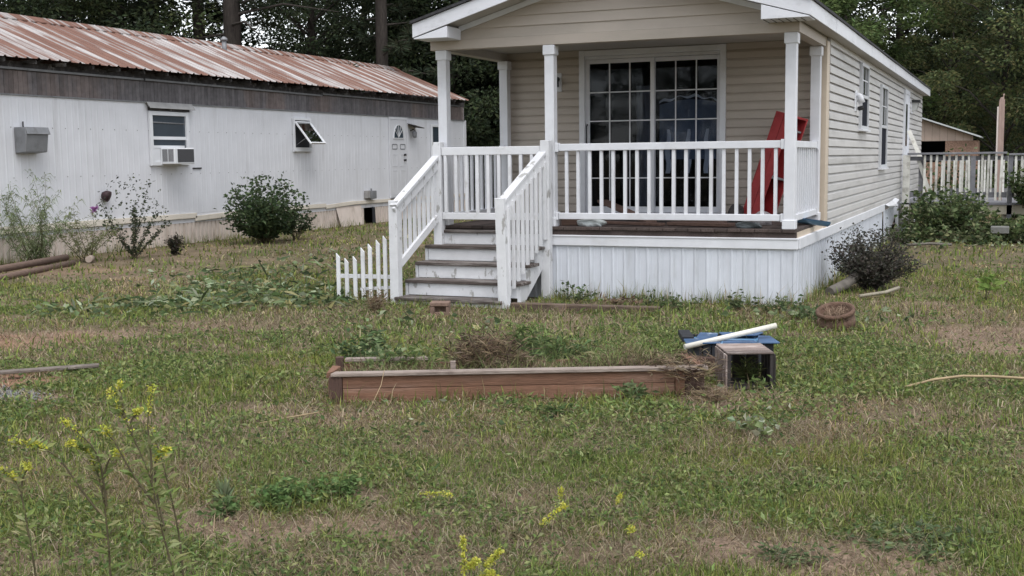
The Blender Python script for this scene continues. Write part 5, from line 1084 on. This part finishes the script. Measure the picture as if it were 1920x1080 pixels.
def edge_grass():
    out = []
    for (xa, ya), (xb, yb), n, hh in (((-2.75, -.07), (.0, -.07), 900, .15), ((.08, -.02), (.10, 8.9), 1400, .16), ((-12.78, .5), (-12.78, 13), 1800, .17), ((-12.78, 13.7), (-12.78, 19), 500, .17), ((-5.05, -.9), (-4.35, -.9), 260, .16), ((-4.3, -1.15), (-2.9, -1.2), 260, .09),
            ((-2.1, -6.06), (.18, -4.99), 700, .09), ((-2.35, -5.40), (.0, -4.3), 500, .14), ((.0, -4.1), (.5, -3.9), 160, .10), ((.36, -4.72), (.66, -4.6), 60, .07), ((.45, -1.7), (.82, -1.66), 120, .09), ((-2.8, -1.26), (-1.2, -1.14), 300, .08), ((-9.9, -3.3), (-11.4, 1.6), 500, .10)):
        t = rng.uniform(0, 1, n); x = xa + (xb - xa) * t + rng.normal(0, .03, n); y = ya + (yb - ya) * t + rng.normal(0, .03, n); k = rng.uniform(0, 1, n) < .25 + 1.3 * sstep(.4, .7, vnoise(x, y, 91, .3)); x, y = x[k], y[k]; m_ = len(x)
        isd = rng.uniform(0, 1, m_) < .3; c = np.where(isd[:, None], G_DRY[rng.integers(0, 4, m_)], G_GREEN[rng.integers(0, 4, m_)]) * rng.uniform(.6, 1.3, (m_, 1))
        out.append(blades(np.c_[x, y, gz(x, y) - .004], hh * np.clip(rng.lognormal(-.1, .4, m_), .3, 2), rng.uniform(.004, .008, m_), np.abs(rng.normal(.3, .3, m_)), rng.uniform(0, 6.28, m_), c))
    return merge(out)
def thatch(n, d0, d1, ln, ws):
    x, y = scatter(n, d0, d1); k = rng.uniform(0, 1, len(x)) < .2 + .9 * drought(x, y, bareness(x, y)); x, y = x[k], y[k]; m_ = len(x)
    return blades(np.c_[x, y, gz(x, y) + rng.uniform(.002, .02, m_)], ln * rng.uniform(.5, 1.4, m_), ws * rng.uniform(.7, 1.3, m_), rng.uniform(1.15, 1.62, m_), rng.uniform(0, 6.283, m_), pal(m_, [(.30, .245, .165), (.22, .17, .115), (.37, .31, .22), (.15, .115, .08), (.20, .20, .10)]), .15)
V, F, C = merge([thatch(80000, 3.6, 7, .07, .0032), thatch(50000, 7, 13, .08, .006), edge_grass(), grass(220000, 3.6, 6.4, .055, .0042), grass(160000, 6.4, 10.0, .050, .0064), grass(90000, 10.0, 17, .07, .011), grass(50000, 17, 33, .08, .021)])
tag(link('lawn_grass', npmesh('lawn_grass', V, F, LEAF, C)), 'patchy mown grass covering the yard', kind='stuff')
# low broad-leaved weeds mixed through the lawn
def lawnleaf(n, d0, d1, sz):
    x, y = scatter(n, d0, d1); k = rng.uniform(0, 1, len(x)) < .08 + .9 * sstep(.46, .56, fbm(x, y, 81, 1.0)) * (1 - bareness(x, y)); x, y = x[k], y[k]; m_ = len(x)
    dd = unit(m_); dd[:, 2] = np.abs(dd[:, 2]) * .5
    return leaves(np.c_[x, y, gz(x, y) + rng.uniform(.005, .045, m_)], dd, rng.uniform(.6, 1.4, m_) * sz, rng.uniform(.5, 1.1, m_) * sz * .55, pal(m_, [(.145, .200, .068), (.19, .235, .084), (.095, .135, .054), (.26, .285, .125)]), .2)
V, F, C = merge([lawnleaf(44000, 3.6, 7, .032), lawnleaf(60000, 7, 11, .040), lawnleaf(24000, 11, 18, .05)])
tag(link('lawn_weeds', npmesh('lawn_weeds', V, F, LEAF, C)), 'low broad-leaved weeds spread through the lawn', kind='stuff')
# clippings: straw lying about, cut strap leaves in a swathe left of the steps
x, y = scatter(9000, 3.6, 14); k = rng.uniform(0, 1, len(x)) < .15 + .85 * bareness(x, y); x, y = x[k], y[k]; m_ = len(x)
V, F, C = blades(np.c_[x, y, gz(x, y) + .012], rng.uniform(.05, .17, m_), rng.uniform(.002, .004, m_), rng.uniform(1.25, 1.6, m_), rng.uniform(0, 6.28, m_), pal(m_, [(.36, .29, .19), (.28, .21, .14), (.42, .35, .25), (.22, .15, .11)]), .1)
tag(link('dry_clippings', npmesh('dry_clippings', V, F, STRAW, C)), 'dry straw clippings strewn over bare patches of lawn', kind='stuff')
cl = []
for cx, cy, rx, ry, n in ((-7.1, -3.0, .55, .35, 70), (-6.6, -2.4, .7, .4, 200), (-6.1, -1.9, .9, .45, 260), (-5.4, -1.6, .7, .45, 240), (-6.9, -.6, 1.0, .6, 240), (-7.6, .9, 1.2, .8, 200), (-5.9, -.6, .8, .6, 220), (-7.9, 2.7, .9, .8, 60), (-8.6, 4.8, .8, .6, 40), (-4.9, -1.55, .4, .3, 80), (-3.0, -2.4, .8, .4, 30), (.3, -.95, .5, .25, 90), (.9, -1.1, .4, .3, 40), (1.4, 8.9, 1.2, .5, 120), (-1.9, -3.3, .8, .4, 40), (-.6, -6.1, 1.2, .5, 26), (.9, -5.0, .8, .5, 24), (-1.2, -6.6, .7, .4, 20)):
    P = np.c_[rng.normal(cx, rx * .6, n), rng.normal(cy, ry * .6, n), np.zeros(n)]; P = P[~HOUSE(P[:, 0], P[:, 1]) & ~in_bed(P[:, 0], P[:, 1])]; n = len(P); P[:, 2] = gz(P[:, 0], P[:, 1]) + rng.uniform(.01, .12, n)
    dd = unit(n); dd[:, 2] *= .45; big = rng.uniform(0, 1, n) < (.35 if cx < -4.5 else 0); small = .5 if -2.2 < cx < 1 and cy < -3 else 1.0
    cl.append(leaves(P, dd, np.where(big, rng.uniform(.16, .34, n), rng.uniform(.06, .13, n) * small), np.where(big, rng.uniform(.018, .035, n), rng.uniform(.035, .075, n) * small), pal(n, [(.14, .19, .085), (.21, .26, .14), (.32, .36, .24), (.085, .12, .055), (.28, .27, .13), (.065, .09, .045)]), .15, .15))
V, F, C = merge(cl); tag(link('cut_leaves', npmesh('cut_leaves', V, F, LEAF, C)), 'cut broad and strap leaves strewn in swathes over the lawn', kind='stuff')
# grey gravel by the clay patch
gv = MB(); r_ = random.Random(3)
for k in range(420):
    q = (-4.38 + r_.gauss(0, .22), -6.55 + r_.gauss(0, .10)); s_ = r_.uniform(.008, .02); zq = float(gz(np.array([q[0]]), np.array([q[1]]))[0]) + s_ * .6
    gv.add([(q[0] + s_ * r_.uniform(.7, 1.2) * dx, q[1] + s_ * r_.uniform(.7, 1.2) * dy, zq + s_ * .7 * dz) for dx, dy, dz in ((1, 0, 0), (-1, 0, 0), (0, 1, 0), (0, -1, 0), (0, 0, 1), (0, 0, -1))], [(0, 2, 4), (2, 1, 4), (1, 3, 4), (3, 0, 4), (2, 0, 5), (1, 2, 5), (3, 1, 5), (0, 3, 5)])
tag(gv.build('gravel', mat('grey_gravel', (.19, .19, .19), .4, 60, .9), None, fix=False), 'patch of grey gravel at the left edge of the lawn', kind='stuff')
